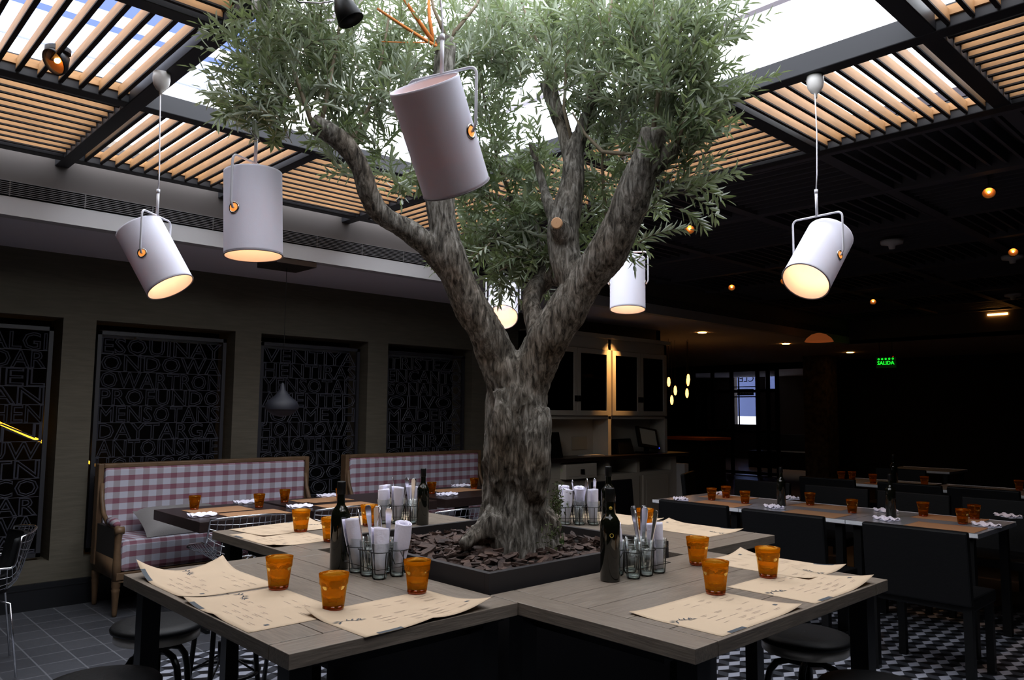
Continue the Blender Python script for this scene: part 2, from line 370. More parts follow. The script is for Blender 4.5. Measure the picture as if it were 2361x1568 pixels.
# ------------------------------------------------------------------ pergola ceiling
PZb = 3.0
XL = [-3.50, -2.46, -1.41, -.364, .683, 1.719, 2.78]; YL = [-3.88, -2.83, -1.78, -.733, .24, 1.26, 2.35, 3.55]
bw = .040
b = MB()
for x in XL: b.box(x-bw, -3.95, PZb, x+bw, 3.73, PZb+.10) if x not in (.683,) else (b.box(x-bw*.8, -3.95, PZb, x+bw*.8, -.733, PZb+.10), b.box(x-bw*.8, 2.35, PZb, x+bw*.8, 3.73, PZb+.10))
for y in YL:
    if y in (.24, 1.26): b.box(-3.6, y-bw, PZb+.002, -.364, y+bw, PZb+.098); b.box(1.719, y-bw, PZb+.002, 2.83, y+bw, PZb+.098)
    else: b.box(-3.6, y-bw, PZb+.002, 2.83, y+bw, PZb+.098)
o = b.build('ceiling_pergola_beams', m_beam, bevel=.004); struct(o)
names = {}
plab = {
 (-1,2): 'orange wood slatted ceiling panel left of the long beam, next to the vent bulkhead',
 (-1,1): 'open slatted ceiling panel with sky showing behind the round spotlight, far left',
 (-1,0): 'wood slatted ceiling panel at the top edge left of the first pendant canopy',
 (0,2): 'see-through slatted ceiling panel above the leftmost pendant lamp',
 (1,2): 'orange slatted ceiling panel behind the cut left branch of the tree',
 (2,2): 'dull brown slatted ceiling panel behind the fork of the left trunk',
 (2,1): 'orange slatted ceiling panel seen between the thick right branches',
 (2,0): 'grey brown slatted ceiling panel right of the tree crown',
 (2,-1): 'see-through slatted ceiling panel above the right pendant lamp',
 (2,-2): 'grey slatted ceiling panel at the right edge of the picture',
 (1,-2): 'bright slatted ceiling panel in the top right corner of the opening'}
for i in range(-3, 3):
    for j in range(-4, 3):
        if 0 <= i <= 1 and -1 <= j <= 1: continue
        if j < -4: continue
        x0, x1 = XL[i+3]+bw, XL[i+4]-bw; y0, y1 = YL[j+4]+bw, YL[j+5]-bw
        cx_, cy_ = (x0+x1)/2, (y0+y1)/2
        b = MB(); n = 11; alongy = (i+j) % 2 == 0
        for k in range(n):
            tt = (k+.5)/n
            if alongy: xx = x0+(x1-x0)*tt; bx = (xx-.009, y0+.005, xx+.009, y1-.005)
            else: yy = y0+(y1-y0)*tt; bx = (x0+.005, yy-.009, x1-.005, yy+.009)
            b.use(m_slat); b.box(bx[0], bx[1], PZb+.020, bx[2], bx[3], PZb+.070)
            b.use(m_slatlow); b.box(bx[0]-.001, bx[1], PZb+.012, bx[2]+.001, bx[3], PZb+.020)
        b.use(m_slat)
        if alongy: b.box(x0, y0, PZb+.045, x1, y0+.012, PZb+.085); b.box(x0, y1-.012, PZb+.045, x1, y1, PZb+.085)
        else: b.box(x0, y0, PZb+.045, x0+.012, y1, PZb+.085); b.box(x1-.012, y0, PZb+.045, x1, y1, PZb+.085)
        o = b.build('louvre_panel', loc=(cx_, cy_, PZb+.012))
        lb = plab.get((i,j))
        if lb: tag(o, lb, 'ceiling panel', 'slatted pergola ceiling panels')
        else: tag(o, 'slatted wood ceiling panel outside the view, overhead', 'ceiling panel', 'unseen pergola ceiling panels')
# strip between last beam and bulkhead plus dark slatted ceiling beyond the pergola
b = MB(); b.box(2.83, -5, 3.14, 11.4, 3.73, 3.2); b.box(FX0, -5, 3.14, 2.83, -1.78, 3.2); b.box(FX0, -4, 3.14, -1.41, 3.8, 3.2)  # last two boxes are unseen solid decks added to cut frontal light
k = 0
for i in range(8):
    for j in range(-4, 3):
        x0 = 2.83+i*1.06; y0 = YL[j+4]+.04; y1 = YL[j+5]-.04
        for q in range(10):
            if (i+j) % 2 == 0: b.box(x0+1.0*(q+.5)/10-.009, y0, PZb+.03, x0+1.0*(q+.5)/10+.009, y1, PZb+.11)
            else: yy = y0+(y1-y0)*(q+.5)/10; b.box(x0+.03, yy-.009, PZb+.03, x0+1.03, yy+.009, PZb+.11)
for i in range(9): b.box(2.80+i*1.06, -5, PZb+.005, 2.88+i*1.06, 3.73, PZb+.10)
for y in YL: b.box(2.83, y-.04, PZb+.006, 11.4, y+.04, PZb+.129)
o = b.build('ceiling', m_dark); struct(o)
# parapet around the pergola and white skylight frame above
b = MB(); b.box(-3.7, 3.75, 3.13, 3.25, 3.85, 3.255); b.box(3.1, -4.2, 3.13, 3.2, 3.85, 3.29)
o = b.build('trim_2', mat('parapet_render', (140,132,124), .9)); struct(o)
b = MB()
for x in (-.9, 1.35, 3.6): b.box(x-.035, -6, 4.5, x+.035, 6.5, 4.64)
for y in (-2.2, .2, 2.6, 5.0): b.box(-6, y-.03, 4.64, 6, y+.03, 4.72)
o = b.build('roof_skylight_frame', m_steelw); struct(o)
t = thing('neighbour_building', 'pale building with a blue glass band seen through the roof opening', 'building', (0, 8, 0))
b = MB(); b.box(-14, 0, 0, 3.0, .3, 5.55); b.build('wall', mat('facade_white', (238,240,246), .9), t)
b = MB(); b.box(-14, -.05, 5.55, 3.0, .3, 5.92); b.build('ledge', m_facade, t)
b = MB(); b.box(-14, .02, 5.92, 3.0, .3, 7.4); b.build('glass_band', m_facadeb, t)
b = MB()
for k in range(24): b.box(-14+k*.7, -.01, 6.9, -13.6+k*.7, .03, 6.98)
b.build('window_strip', m_steelw, t)
b = MB(); b.box(-14, -.03, 7.4, 3.0, .3, 7.7); b.build('roof', m_facade, t)
# ------------------------------------------------------------------ typographic iron screens
rowsets = [
 ['NOSTALGI','TANGOAR','DAMEL','LADAN','VIRACHEN','HEN','HELNUW','CANTN','SURNICO','OWWAR','YDAOWA','NXWAL','SENTIR'],
 ['ESQUINAY','ONDOWA','OWARTRON','PROFUNDO','MENSOTANS','DAYTARGA','ANTOINSISTE','HONDOCOR','CANTANDO','AMORYPEN','LUNAROJA','SURESTE','BARRIO'],
 ['VENTIYA','HENTIRAS','YENSOTAN','AMENTED','JOAMEYH','HONDOWA','ERNOTENTO','CODONDO','RADOOS','VDOOLA','CANTOR','MALENA','YUYO'],
 ['TRISTEZA','ENCANTO','SONANDO','OLIVOS','MADERA','NOCHES','HENRAL','QUERIDO','YDONDE','TODAVIA','CANCION','SOLAR','VIDA']]
slabs = ['black iron letter screen at the far left with a glowing strip behind it',
 'black iron letter screen behind the nearer gingham bench',
 'black iron letter screen behind the dark bell pendant',
 'black iron letter screen left of the tree trunk, behind the farther bench']
for q, (x0, x1) in enumerate([(-1.05,-.04), (.19,1.31), (1.55,2.68), (2.92,4.05)]):
    t = thing('letter_screen', slabs[q], 'screen', (x0+.04, YW+.10, .36), 0, 'iron letter screens between the pillars')
    W_ = x1-x0-.08; H_ = 1.72
    b = MB()
    for bx in ((0,0,.03,H_),(W_-.03,0,W_,H_),(0,0,W_,.03),(0,H_-.03,W_,H_)): b.box(bx[0], -.015, bx[1], bx[2], .015, bx[3])
    b.build('frame', m_frameD, t)
    b = MB(); rh = (H_-.08)/12
    for k in range(12):
        vs, fs = textmesh(rowsets[q][k], rh*1.32, 'x', None, outline=.0042, width=W_-.07, loc=(.035, 0, H_-.045-rh*(k+1)+.006), rot=(PI/2,0,0))
        b.add(vs, fs)
        b.box(.03, -.003, H_-.045-rh*(k+1)-.002, W_-.03, .003, H_-.045-rh*(k+1)+.002)
    b.build('lettering', m_screen, t)
# items seen behind the screens
p0 = on(-60, 950, 1, 5.6); p1 = on(118, 1028, 1, 5.6); p2 = on(213, 1078, 1, 5.6)
d = (p1-p0); 
b = MB(); b.tube([p0, p1+d*.9], .012, 8); o = b.build('handrail_light', m_led, loc=p0); tag(o, 'glowing yellow light strip sloping down behind the leftmost letter screen', 'light strip')
b = MB(); b.box(.35, 5.3, 2.06, 4.2, 5.34, 2.12); b.box(.62, 5.25, 2.06, .64, 5.3, 2.12); o = b.build('trim_light_bar', mat('light_bar_grey', (150,158,165), .6)); struct(o)  # pale grey panel put in for the reflected bar of light
# ------------------------------------------------------------------ pinwheel communal tables
Hh, Mm, Ww = 1.0185, .125, .719
TZ = .92
def table_geo():
    # local frame: origin at hole corner; x in [-W,0], y in [-m,h]
    g = MB(); g.use(m_topx); th = .036; gp = .0016
    def bd(x0, y0, x1, y1, mm): g.use(mm); g.box(x0+gp, y0+gp, TZ-th, x1-gp, y1-gp, TZ)
    bd(-Ww, -Mm, 0, -Mm+.10, m_topx)
    bd(-Ww, Hh-.10, 0, Hh, m_topx)
    xs = [-Ww, -.575, -.44, -.30, -.155, 0]
    for i in range(5): bd(xs[i], -Mm+.10, xs[i+1], Hh-.10, m_topy)
    g.use(m_edge); g.box(-Ww+.003, -Mm+.003, TZ-th+.003, -.003, Hh-.003, TZ-.003)
    return g
tlab = ['square grey wood table section on the left with three paper mats along its edges',
        'grey wood table section at the front right, its planks running away to the right',
        'grey wood table section at the back right beside the marble tables',
        'grey wood table section at the back left, nearest the gingham bench']
tabs = []
def maketable():
    t = thing('communal_table', tlab[0], 'table', (0,0,0), 0, 'four tables around the tree planter')
    o = table_geo().build('tabletop', None, t, bevel=.0014)
    b = MB(); b.box(-Ww+.16, -Mm+.10, TZ-.09, -.03, -Mm+.14, TZ-.036); b.box(-Ww+.16, Hh-.14, TZ-.09, -.03, Hh-.10, TZ-.036); b.box(-Ww+.03, -Mm+.03, TZ-.05, -.03, Hh-.03, TZ-.036)
    b.build('apron', m_black, t)
    for x, y in ((-Ww+.03, -Mm+.05), (-Ww+.03, Hh-.11), (-.09, -Mm+.05), (-.09, Hh-.11)):
        b = MB(); b.box(x, y, .0, x+.058, y+.058, TZ-.05); b.build('leg', m_blackmetal, t)
    return t
t0 = maketable()
cen = Vector((Hh/2, Hh/2, 0))
for k in range(1, 4):
    R = Matrix.Rotation(k*PI/2, 4, 'Z'); loc = cen+R@(-cen)
    dup(t0, loc, k*PI/2, tlab[k])
# planter
PX0, PX1, PY0, PY1, RZ = .022, .955, .028, .960, .975
t = thing('planter_box', 'square dark steel planter box holding the olive tree', 'planter', (PX0, PY0, 0))
b = MB(); w = .022; X, Y = PX1-PX0, PY1-PY0
b.box(0, 0, 0, X, w, RZ); b.box(0, Y-w, 0, X, Y, RZ); b.box(0, w, 0, w, Y-w, RZ); b.box(X-w, w, 0, X, Y-w, RZ)
b.build('box', m_planter, t, bevel=.001)
b = MB(); b.box(w, w, .85, X-w, Y-w, .925); b.build('soil', mat('soil', (34,27,24), .95, bump=.6, bscale=50), t)
b = MB()
for k in range(620):
    x = rnd.uniform(.05, X-.05); y = rnd.uniform(.05, Y-.05)
    L = rnd.uniform(.025, .075)*(1 if rnd.random() < .8 else 1.6); wd = L*rnd.uniform(.35, .75); th = rnd.uniform(.005, .014)
    x = min(max(x, w+L*.6), X-w-L*.6); y = min(max(y, w+L*.6), Y-w-L*.6)
    z = .928+rnd.uniform(0, .022)+.012*math.exp(-((x-.47)**2+(y-.47)**2)/.08)
    T = Matrix.Translation((x, y, z))@Matrix.Rotation(rnd.uniform(0, 2*PI), 4, 'Z')@Matrix.Rotation(rnd.gauss(0, .28), 4, 'X')@Matrix.Rotation(rnd.gauss(0, .22), 4, 'Y')
    n = 7; ang = [2*PI*i/n for i in range(n)]; rr = [rnd.uniform(.55, 1.15) for _ in ang]
    top = [T@Vector((L/2*rr[i]*math.cos(a_), wd/2*rr[i]*math.sin(a_), th/2+rnd.uniform(-.002, .002))) for i, a_ in enumerate(ang)]
    bot = [T@Vector((L/2*rr[i]*.9*math.cos(a_), wd/2*rr[i]*.9*math.sin(a_), -th/2)) for i, a_ in enumerate(ang)]
    b.add(top+bot, [tuple(range(n)), tuple(range(2*n-1, n-1, -1))]+[(i, i+n, (i+1) % n+n, (i+1) % n) for i in range(n)])
o = b.build('bark_mulch', m_chip); o.location = (PX0, PY0, 0)
tag(o, 'brown bark chips covering the soil around the tree base', 'mulch', kind='stuff')
# ------------------------------------------------------------------ olive tree
D0 = 3.02
def P3(p): return PD(p[0], p[1], p[3] if len(p) > 3 else D0), p[2]*(p[3] if len(p) > 3 else D0)/F
limbs = [
 [(1193,1290,104),(1190,1240,92),(1190,1190,77),(1188,1120,70),(1188,1020,68),(1191,925,68),(1190,885,58),(1189,858,34)],
 [(1180,915,50),(1166,865,48,3.0),(1148,820,43,3.0),(1122,770,41,2.97),(1088,710,37,2.95),(1052,635,36,2.93),(1032,580,37,2.92),(1020,510,34,2.93),(1012,440,31,2.95),(1010,340,28,2.98),(1015,250,26,3.0),(1022,170,24,3.02),(1030,90,22,3.03)],
 [(1040,620,32,2.93),(990,570,28,2.9),(940,530,25,2.86),(880,495,25,2.83),(852,450,23,2.8),(832,390,22,2.78),(800,340,23,2.76),(760,305,24,2.74),(718,283,22,2.72)],
 [(1204,915,50),(1224,862,48,3.0),(1247,815,47,3.0),(1276,765,48,2.98),(1302,722,47,2.96),(1325,685,42,2.95),(1355,640,42,2.93),(1405,575,46,2.88),(1445,490,44,2.84),(1475,410,38,2.8),(1498,350,33,2.78),(1507,295,30,2.76)],
 [(1485,410,22,2.79),(1530,370,18,2.76),(1562,335,14,2.74)],
 [(1335,668,36,2.95),(1308,610,38,2.98),(1298,540,37,3.02),(1312,470,32,3.04),(1322,410,25,3.06),(1325,350,20,3.08),(1345,290,16,3.08),(1368,220,12,3.06),(1385,150,9,3.05)],
 [(1308,575,26,3.0),(1296,540,24,2.96),(1284,515,17,2.93)],
 [(1325,430,20,3.06),(1318,380,17,3.1),(1302,310,17,3.14),(1280,250,16,3.18),(1262,190,17,3.2)],
 [(1248,800,26,3.03),(1236,745,23,3.08),(1224,702,20,3.13),(1234,668,23,3.2),(1258,642,25,3.27),(1265,612,27,3.32),(1240,575,24,3.36),(1222,520,20,3.4),(1205,490,18,3.42),(1178,455,17,3.44)],
 [(1318,640,24,3.05),(1290,642,20,3.16),(1262,636,24,3.26)],
 [(1355,620,26,2.98),(1385,560,16,3.05),(1405,530,12,3.1),(1430,500,8,3.15)],
 [(1300,560,16,3.02),(1268,480,13,3.05),(1250,420,10,3.1),(1225,330,7,3.12)],
 [(1165,1180,44,2.98),(1130,1212,34,2.94),(1098,1236,25,2.9),(1066,1258,13,2.86)],
 [(1225,1200,46,2.99),(1252,1195,36,2.98),(1262,1235,30,2.97),(1275,1268,18,2.95)],
 [(1232,1180,14,2.95),(1228,1100,38,2.93),(1240,1000,30,2.93),(1250,940,16,2.94)],
 [(1150,1180,14,2.95),(1150,1100,26,2.93),(1160,1000,26,2.92),(1150,900,16,2.93)]]
g = MB()
for L in limbs:
    pts = []; rs = []
    Q = [P3(p) for p in L]
    for i in range(len(Q)-1):
        n = 6
        for k in range(n):
            tt = k/n
            # catmull-rom
            p0, p1, p2, p3 = Q[max(i-1, 0)][0], Q[i][0], Q[i+1][0], Q[min(i+2, len(Q)-1)][0]
            c = .5*((2*p1)+(p2-p0)*tt+(2*p0-5*p1+4*p2-p3)*tt*tt+(3*p1-p0-3*p2+p3)*tt**3)
            pts.append(c); rs.append(Q[i][1]*(1-tt)+Q[i+1][1]*tt)
    pts.append(Q[-1][0]); rs.append(Q[-1][1])
    rs = [r*(1+.10*noise.noise(p*9)) for r, p in zip(rs, pts)]
    g.tube(pts, rs, 20)
tmp = g.build('tmp', m_bark)
rm = tmp.modifiers.new('r', 'REMESH'); rm.mode = 'VOXEL'; rm.voxel_size = .0058
sm = tmp.modifiers.new('sm', 'SMOOTH'); sm.iterations = 4
me = bpy.data.meshes.new_from_object(tmp.evaluated_get(bpy.context.evaluated_depsgraph_get()))
bpy.data.objects.remove(tmp)
norms = [v.normal.copy() for v in me.vertices]
for v, nn in zip(me.vertices, norms):
    c = v.co; s = min(1, max(.25, (2.2-c.z)/.9))
    q = Vector((c.x*34, c.y*34, c.z*6))
    rid = 1-abs(noise.noise(q+noise.noise_vector(c*9)*1.2))*2.2
    lum = noise.noise(c*8)*.014*s+noise.noise(Vector((c.x*22, c.y*22, c.z*3)))*.010*s
    fine = noise.noise(Vector((c.x*90, c.y*90, c.z*30)))*.0022
    hole = -.03*max(0, noise.noise(Vector((c.x*9+5, c.y*9, c.z*3.4)))-.38)*3*s
    v.co = c+nn*(rid*.0068*s+lum+fine+hole)
me.polygons.foreach_set('use_smooth', [True]*len(me.polygons))
me.materials.clear(); me.materials.append(m_bark)
tree = thing('olive_tree', 'large gnarled olive tree rising from the planter through the roof opening', 'tree', (.51, .51, .95))
to = bpy.data.objects.new('trunk', me); C.objects.link(to); to.parent = tree; to.location = (-.51, -.51, -.95)
# cut face and dark stub ends
cdir = (PD(1276,510,2.8)-PD(1290,530,2.98)).normalized()
b = MB(); T = ori(cdir, PD(1283.5,514.5,2.905)); b.lathe([(.001,.004),(.019,.004),(.022,0),(.022,-.02)], 14, T)
o = b.build('cut_face', m_cut, tree); o.location = (-.51,-.51,-.95); o['label'] = 'pale sawn face of a cut branch'
# foliage
lv = []; lf = []; tw = MB()
def leaf(p, d, n, L, w):
    d = d.normalized(); s_ = d.cross(n)
    if s_.length < 1e-4: s_ = d.orthogonal()
    s_.normalize(); n2 = s_.cross(d); k = len(lv); up_ = n2*(w*.25); dr = n2*(-L*.10)
    lv.extend([p, p+d*L*.35+s_*w+up_, p+d*L*.72+s_*w*.75+up_+dr*.4, p+d*L+dr, p+d*L*.72-s_*w*.75+up_+dr*.4, p+d*L*.35-s_*w+up_])
    lf.append((k, k+1, k+2, k+3)); lf.append((k, k+3, k+4, k+5))
def twig(p, d, L, n, droop=.25, r=.0016):
    pts = [p.copy()]; q = p.copy(); dd = d.normalized(); seg = 7
    wob = Vector((rnd.gauss(0,1), rnd.gauss(0,1), rnd.gauss(0,1)))*.10
    for i in range(seg):
        dd = (dd+wob+Vector((0,0,-droop*.16))).normalized(); q = q+dd*(L/seg); pts.append(q.copy())
    tw.tube(pts, [r*(1-.7*i/seg) for i in range(seg+1)], 3, cap=False)
    ph = rnd.uniform(0, PI)
    for k in range(n):
        tt = .08+.92*k/n; i = min(int(tt*seg), seg-1); fr = tt*seg-i; pp = pts[i].lerp(pts[i+1], fr); ax = (pts[i+1]-pts[i]).normalized()
        s_ = ax.orthogonal().normalized(); s_ = Matrix.Rotation(ph+(PI/2)*k, 3, ax)@s_
        for sg in (1, -1):
            ld = (ax*rnd.uniform(.55, 1.0)+s_*sg*rnd.uniform(.5, .9)+Vector((0,0,rnd.uniform(-.15,.15)))).normalized()
            leaf(pp, ld, ax, rnd.uniform(.046, .076)*(1-.25*tt), rnd.uniform(.0052, .0080))
    leaf(pts[-1], dd, Vector((0,0,1)), .045, .0045)
clusters = [ # px,py,rx,ry,depth,dd,count, spread up
 (700,150,150,150,2.9,.30,230),(760,-60,190,100,2.9,.35,120),(640,240,90,80,2.85,.2,80),(850,170,120,170,3.05,.3,150),(830,330,90,60,2.95,.2,34),
 (960,110,110,150,3.2,.3,120),(1110,100,140,150,3.3,.3,190),(1090,300,90,110,3.35,.2,80),(1240,90,130,120,3.25,.3,150),(1360,130,140,140,3.1,.3,190),
 (1500,150,130,150,2.9,.25,190),(1580,190,80,120,2.8,.2,110),(1500,10,160,90,2.9,.3,100),(1640,120,40,70,2.75,.1,16),(1430,290,110,80,3.1,.2,110),(1560,290,80,60,2.85,.15,70),
 (1170,430,110,90,3.35,.2,120),(1130,530,80,50,3.3,.15,62),(1200,590,90,45,3.3,.12,50),(1240,500,70,80,3.2,.15,60),(1400,410,90,70,3.2,.15,70),(1370,520,60,50,3.25,.12,34),(1560,400,60,60,2.85,.12,28),(1230,350,110,70,3.3,.2,50),(1000,380,90,60,3.3,.2,36),(900,380,70,30,3.1,.15,16)]
for (cx_, cy_, rx, ry, dp, dd_, cnt) in clusters:
    for _ in range(int(cnt*.5)):
        while True:
            u_, v_, w_ = rnd.uniform(-1,1), rnd.uniform(-1,1), rnd.uniform(-1,1)
            if u_*u_+v_*v_+w_*w_ < 1: break
        p = PD(cx_+u_*rx, cy_+v_*ry+25, dp+w_*dd_)
        d = Vector((rnd.gauss(0,.45), rnd.gauss(0,.45), .55 if cy_ < 350 else rnd.choice((-.2,.1,.3))))+(p-Vector((.5,.5,2.3)))*.5
        twig(p, d, rnd.uniform(.13, .26), rnd.randint(7, 12), droop=rnd.uniform(0,.5))
# named sprigs reaching out over the dark ceiling on the right
for a_, b_, dp in (((1470,560),(1575,490),2.75),((1480,500),(1640,330),2.78),((1480,430),(1600,330),2.8),((1490,470),(1560,400),2.8),((1130,560),(1040,640),3.0),((1600,330),(1650,290),2.75),((1560,290),(1740,235),2.7)):
    p = PD(a_[0], a_[1], dp); q = PD(b_[0], b_[1], dp-.05); twig(p, q-p, (q-p).length, 14, droop=-.05, r=.0026)
# inner thin branches linking crown to limbs
br = MB()
def branch(pts, r0, r1, mm=None):
    Q = [PD(*p) for p in pts]; br.tube(Q, [r0+(r1-r0)*i/(len(Q)-1) for i in range(len(Q))], 7)
for pts in ([(718,283,2.72),(690,200,2.8),(660,110,2.85),(640,20,2.9)],[(740,290,2.74),(760,190,2.8),(780,80,2.9),(790,-40,2.9)],[(800,340,2.76),(850,250,2.9),(880,140,3.0),(900,20,3.0)],
            [(1030,90,3.03),(1000,20,3.0),(985,-60,3.0)],[(1035,90,3.03),(1100,10,3.1),(1130,-60,3.1)],[(1325,350,3.08),(1300,250,3.1),(1310,120,3.1),(1330,0,3.1)],
            [(1507,295,2.76),(1520,200,2.8),(1530,100,2.8),(1560,0,2.8)],[(1562,335,2.74),(1590,240,2.78),(1620,130,2.78)],[(1440,355,2.85),(1390,350,2.95),(1350,310,3.0),(1320,260,3.05)],[(1498,352,2.78),(1440,355,2.85)],
            [(1178,455,3.44),(1150,380,3.4),(1120,250,3.35),(1100,120,3.3)],[(1262,190,3.2),(1240,100,3.2),(1200,0,3.2)],[(1385,150,3.05),(1400,60,3.0),(1420,-40,3.0)],[(1405,560,3.1),(1395,470,3.12),(1388,380,3.1),(1395,310,3.1)],
            [(1150,520,3.35),(1100,570,3.2),(1080,600,3.1)],[(1240,575,3.34),(1200,600,3.3),(1150,625,3.2)]):
    branch(pts, .009, .004)
o = br.build('branch', m_twig, tree, smooth=True); o.location = (-.51,-.51,-.95)
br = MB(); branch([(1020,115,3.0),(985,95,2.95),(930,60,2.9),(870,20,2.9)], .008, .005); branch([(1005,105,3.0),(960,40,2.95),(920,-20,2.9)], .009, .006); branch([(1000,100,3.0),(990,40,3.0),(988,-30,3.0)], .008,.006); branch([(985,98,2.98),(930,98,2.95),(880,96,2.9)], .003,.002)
o = br.build('branch', m_orangeb, tree, smooth=True); o.location = (-.51,-.51,-.95); o['label'] = 'branches with a hidden lamp glow painted in as orange'
o = tw.build('twigs', m_twig, tree); o.location = (-.51,-.51,-.95)
me = bpy.data.meshes.new('foliage'); me.from_pydata([tuple(v) for v in lv], [], lf); me.materials.append(m_leaf); me.update()
o = bpy.data.objects.new('foliage', me); C.objects.link(o); o.parent = tree; o.location = (-.51,-.51,-.95); o['kind'] = 'stuff'
print('leaves', len(lf)//2)
# grass blades and moss at the foot
b = MB()
for k in range(26):
    p = PZ(rnd.uniform(1285,1300), rnd.uniform(1255,1262), .945); h = rnd.uniform(.02,.075)
    q = p+Vector((rnd.gauss(0,.006), rnd.gauss(0,.006), h)); s_ = rt*.0012
    b.add([p-s_, p+s_, q], [(0,1,2)])
o = b.build('grass_tuft', m_sprout, loc=PZ(1292,1258,.945)); tag(o, 'thin green grass blades at the right foot of the trunk', 'grass', kind='stuff')
b = MB()
for k in range(140):
    p = PD(rnd.gauss(1285,8), rnd.gauss(1160,22), 2.84+rnd.uniform(-.02,.02)) if k < 100 else PD(rnd.gauss(1275,14), rnd.gauss(1232,14), 2.8)
    for j in range(3):
        q = p+Vector((rnd.gauss(0,.008), rnd.gauss(0,.008), rnd.gauss(.004,.008))); b.add([p, q, (p+q)/2+Vector((rnd.gauss(0,.004),rnd.gauss(0,.004),.004))], [(0,1,2)])
o = b.build('moss', m_moss, tree); o.location = (-.51,-.51,-.95); o['kind'] = 'stuff'
# ------------------------------------------------------------------ pendant lamps
def pendant(piv, psi, th, top, label, name='pendant_lamp', canopy=True, power=.9):
    t = thing(name, label, 'lamp', piv, 0, 'white tilting drum pendant lamps')
    ax = Vector((math.cos(psi), math.sin(psi), 0)); n = Vector((math.sin(psi), -math.cos(psi), 0))
    d = (Vector((0,0,-1))*math.cos(th)+n*math.sin(th)).normalized()
    R, Hs = .1025, .155
    T = Matrix((ax, d.cross(ax)*-1, -d)).transposed().to_4x4()   # local z = towards the top opening
    T = Matrix((ax, (-d).cross(ax), -d)).transposed().to_4x4()
    b = MB(); b.lathe([(R-.004,-Hs),(R,-Hs),(R,-Hs+.01),(R,Hs-.006),(R,Hs),(R-.004,Hs),(R-.004,Hs-.006),(R-.004,-Hs+.01),(R-.004,-Hs)], 56, T)
    b.build('shade', m_shade, t, smooth=True)
    b = MB(); b.tube([T@Vector((R*math.cos(a_), R*math.sin(a_), -Hs)) for a_ in [2*PI*i/48 for i in range(48)]], .0022, 6, closed=True); b.build('rim', mat('rim_trim', (120,112,116), .6) if 'rim_trim' not in MATS else MATS['rim_trim'], t, smooth=True)
    for sg in (1,-1):
        b = MB(); c = ax*(R+.001)*sg; yv = d.cross(ax)
        b.tube([c+(d*math.cos(a_)+yv*math.sin(a_))*.0185-ax*sg*(.0016*(1-math.cos(2*a_))) for a_ in [2*PI*i/20 for i in range(20)]], .0038, 6, closed=True)
        b.build('eyelet', m_brass, t, smooth=True)
        b = MB(); 
        vs = [c+ax*sg*.0006+(d*math.cos(a_)+yv*math.sin(a_))*.0165 for a_ in [2*PI*i/16 for i in range(16)]]; b.add(vs, [tuple(range(16))])
        b.build('eyelet_glow_disc', m_eye, t)
    # fork
    fh = .19; hw = R+.016; z = Vector((0,0,1)); rr = .022
    pts = [ax*(R-.008), ax*(R+.006), ax*hw+z*.02] + arc(ax*(hw-rr)+z*(fh-rr), ax, z, rr, 0, PI/2, 5) + arc(ax*-(hw-rr)+z*(fh-rr), ax, z, rr, PI/2, PI, 5) + [ax*-hw+z*.02, ax*-(R+.006), ax*-(R-.008)]
    b = MB(); b.tube(pts, .0045, 8); b.build('fork', m_white, t, smooth=True)
    st = z*fh; s2 = st+z*.115
    b = MB(); b.tube([st, s2], .0062, 10); b.tube([s2-z*.012, s2+z*.006], .0078, 10); b.build('stem', m_white, t, smooth=True)
    tp = Vector(top)-Vector(piv); mid = (s2+tp)/2+rt*rnd.uniform(-.006,.006)
    b = MB(); b.tube([s2, s2*.7+mid*.3+rt*.003, mid, tp*.7+mid*.3-rt*.003, tp-z*.08], .0030, 6); b.build('cord', m_white, t, smooth=True)
    if canopy:
        b = MB(); b.lathe([(.001,-.105),(.007,-.105),(.008,-.085),(.02,-.078),(.034,-.055),(.038,-.03),(.037,0),(.001,0)], 24, Matrix.Translation(tp)); b.build('ceiling_cap', m_porc, t, smooth=True)
    bc = d*.02
    b = MB(); b.lathe([(.001,-.02),(.012,-.018),(.018,-.004),(.016,.01),(.01,.024),(.001,.026)], 14, T@Matrix.Translation((0,0,-.02))); b.build('bulb', m_bulb, t, smooth=True)
    b = MB(); b.lathe([(.0125,.0),(.0125,.045),(.001,.05)], 14, T@Matrix.Translation((0,0,.008))); b.tube([ax*-R, ax*R], .003, 6); b.build('socket', m_white, t, smooth=True)
    ld = bpy.data.lights.new('lamp_light', 'POINT'); ld.energy = power; ld.color = (1,.46,.17); ld.shadow_soft_size = .022
    lo = bpy.data.objects.new('lamp_light', ld); C.objects.link(lo); lo.location = Vector(piv)+d*.055
    return t
m_eye = mat('eyelet_glow', (255,190,110), .5, emit=(255,150,60), es=.75)  # bulb light through the eyelets is painted as glowing discs
ang = lambda v: math.atan2(v[1], v[0])
pendant(PD(357,594,3.46), ang((.745,.66)), math.radians(31), (-.41,1.83,3.0), 'leftmost white drum pendant, tilted towards the lower right')
pendant(PD(584,494,2.83), ang((.9,.429)), math.radians(3), (-.371,.899,3.0), 'upright white drum pendant second from the left')
pendant(PD(1016,316,2.26), yaw-math.radians(28), math.radians(-35), PD(1014,-140,2.35), 'largest white drum pendant hanging in front of the tree crown, seen from outside', power=1.0)
pendant(PD(1160,700,5.35), ang((.725,-.688)), math.radians(46), PD(1161,470,5.45), 'small white drum pendant in the fork of the trunk, opening facing us')
pendant(PD(1447,655,4.55), ang((.594,-.797)), math.radians(7), PD(1440,330,4.65), 'white drum pendant half hidden behind the thick right limb')
pendant(PD(1886,596,3.43), yaw-math.radians(52), math.radians(42), (1.736,-.245,3.0), 'white drum pendant on the right against the dark ceiling, opening facing us')
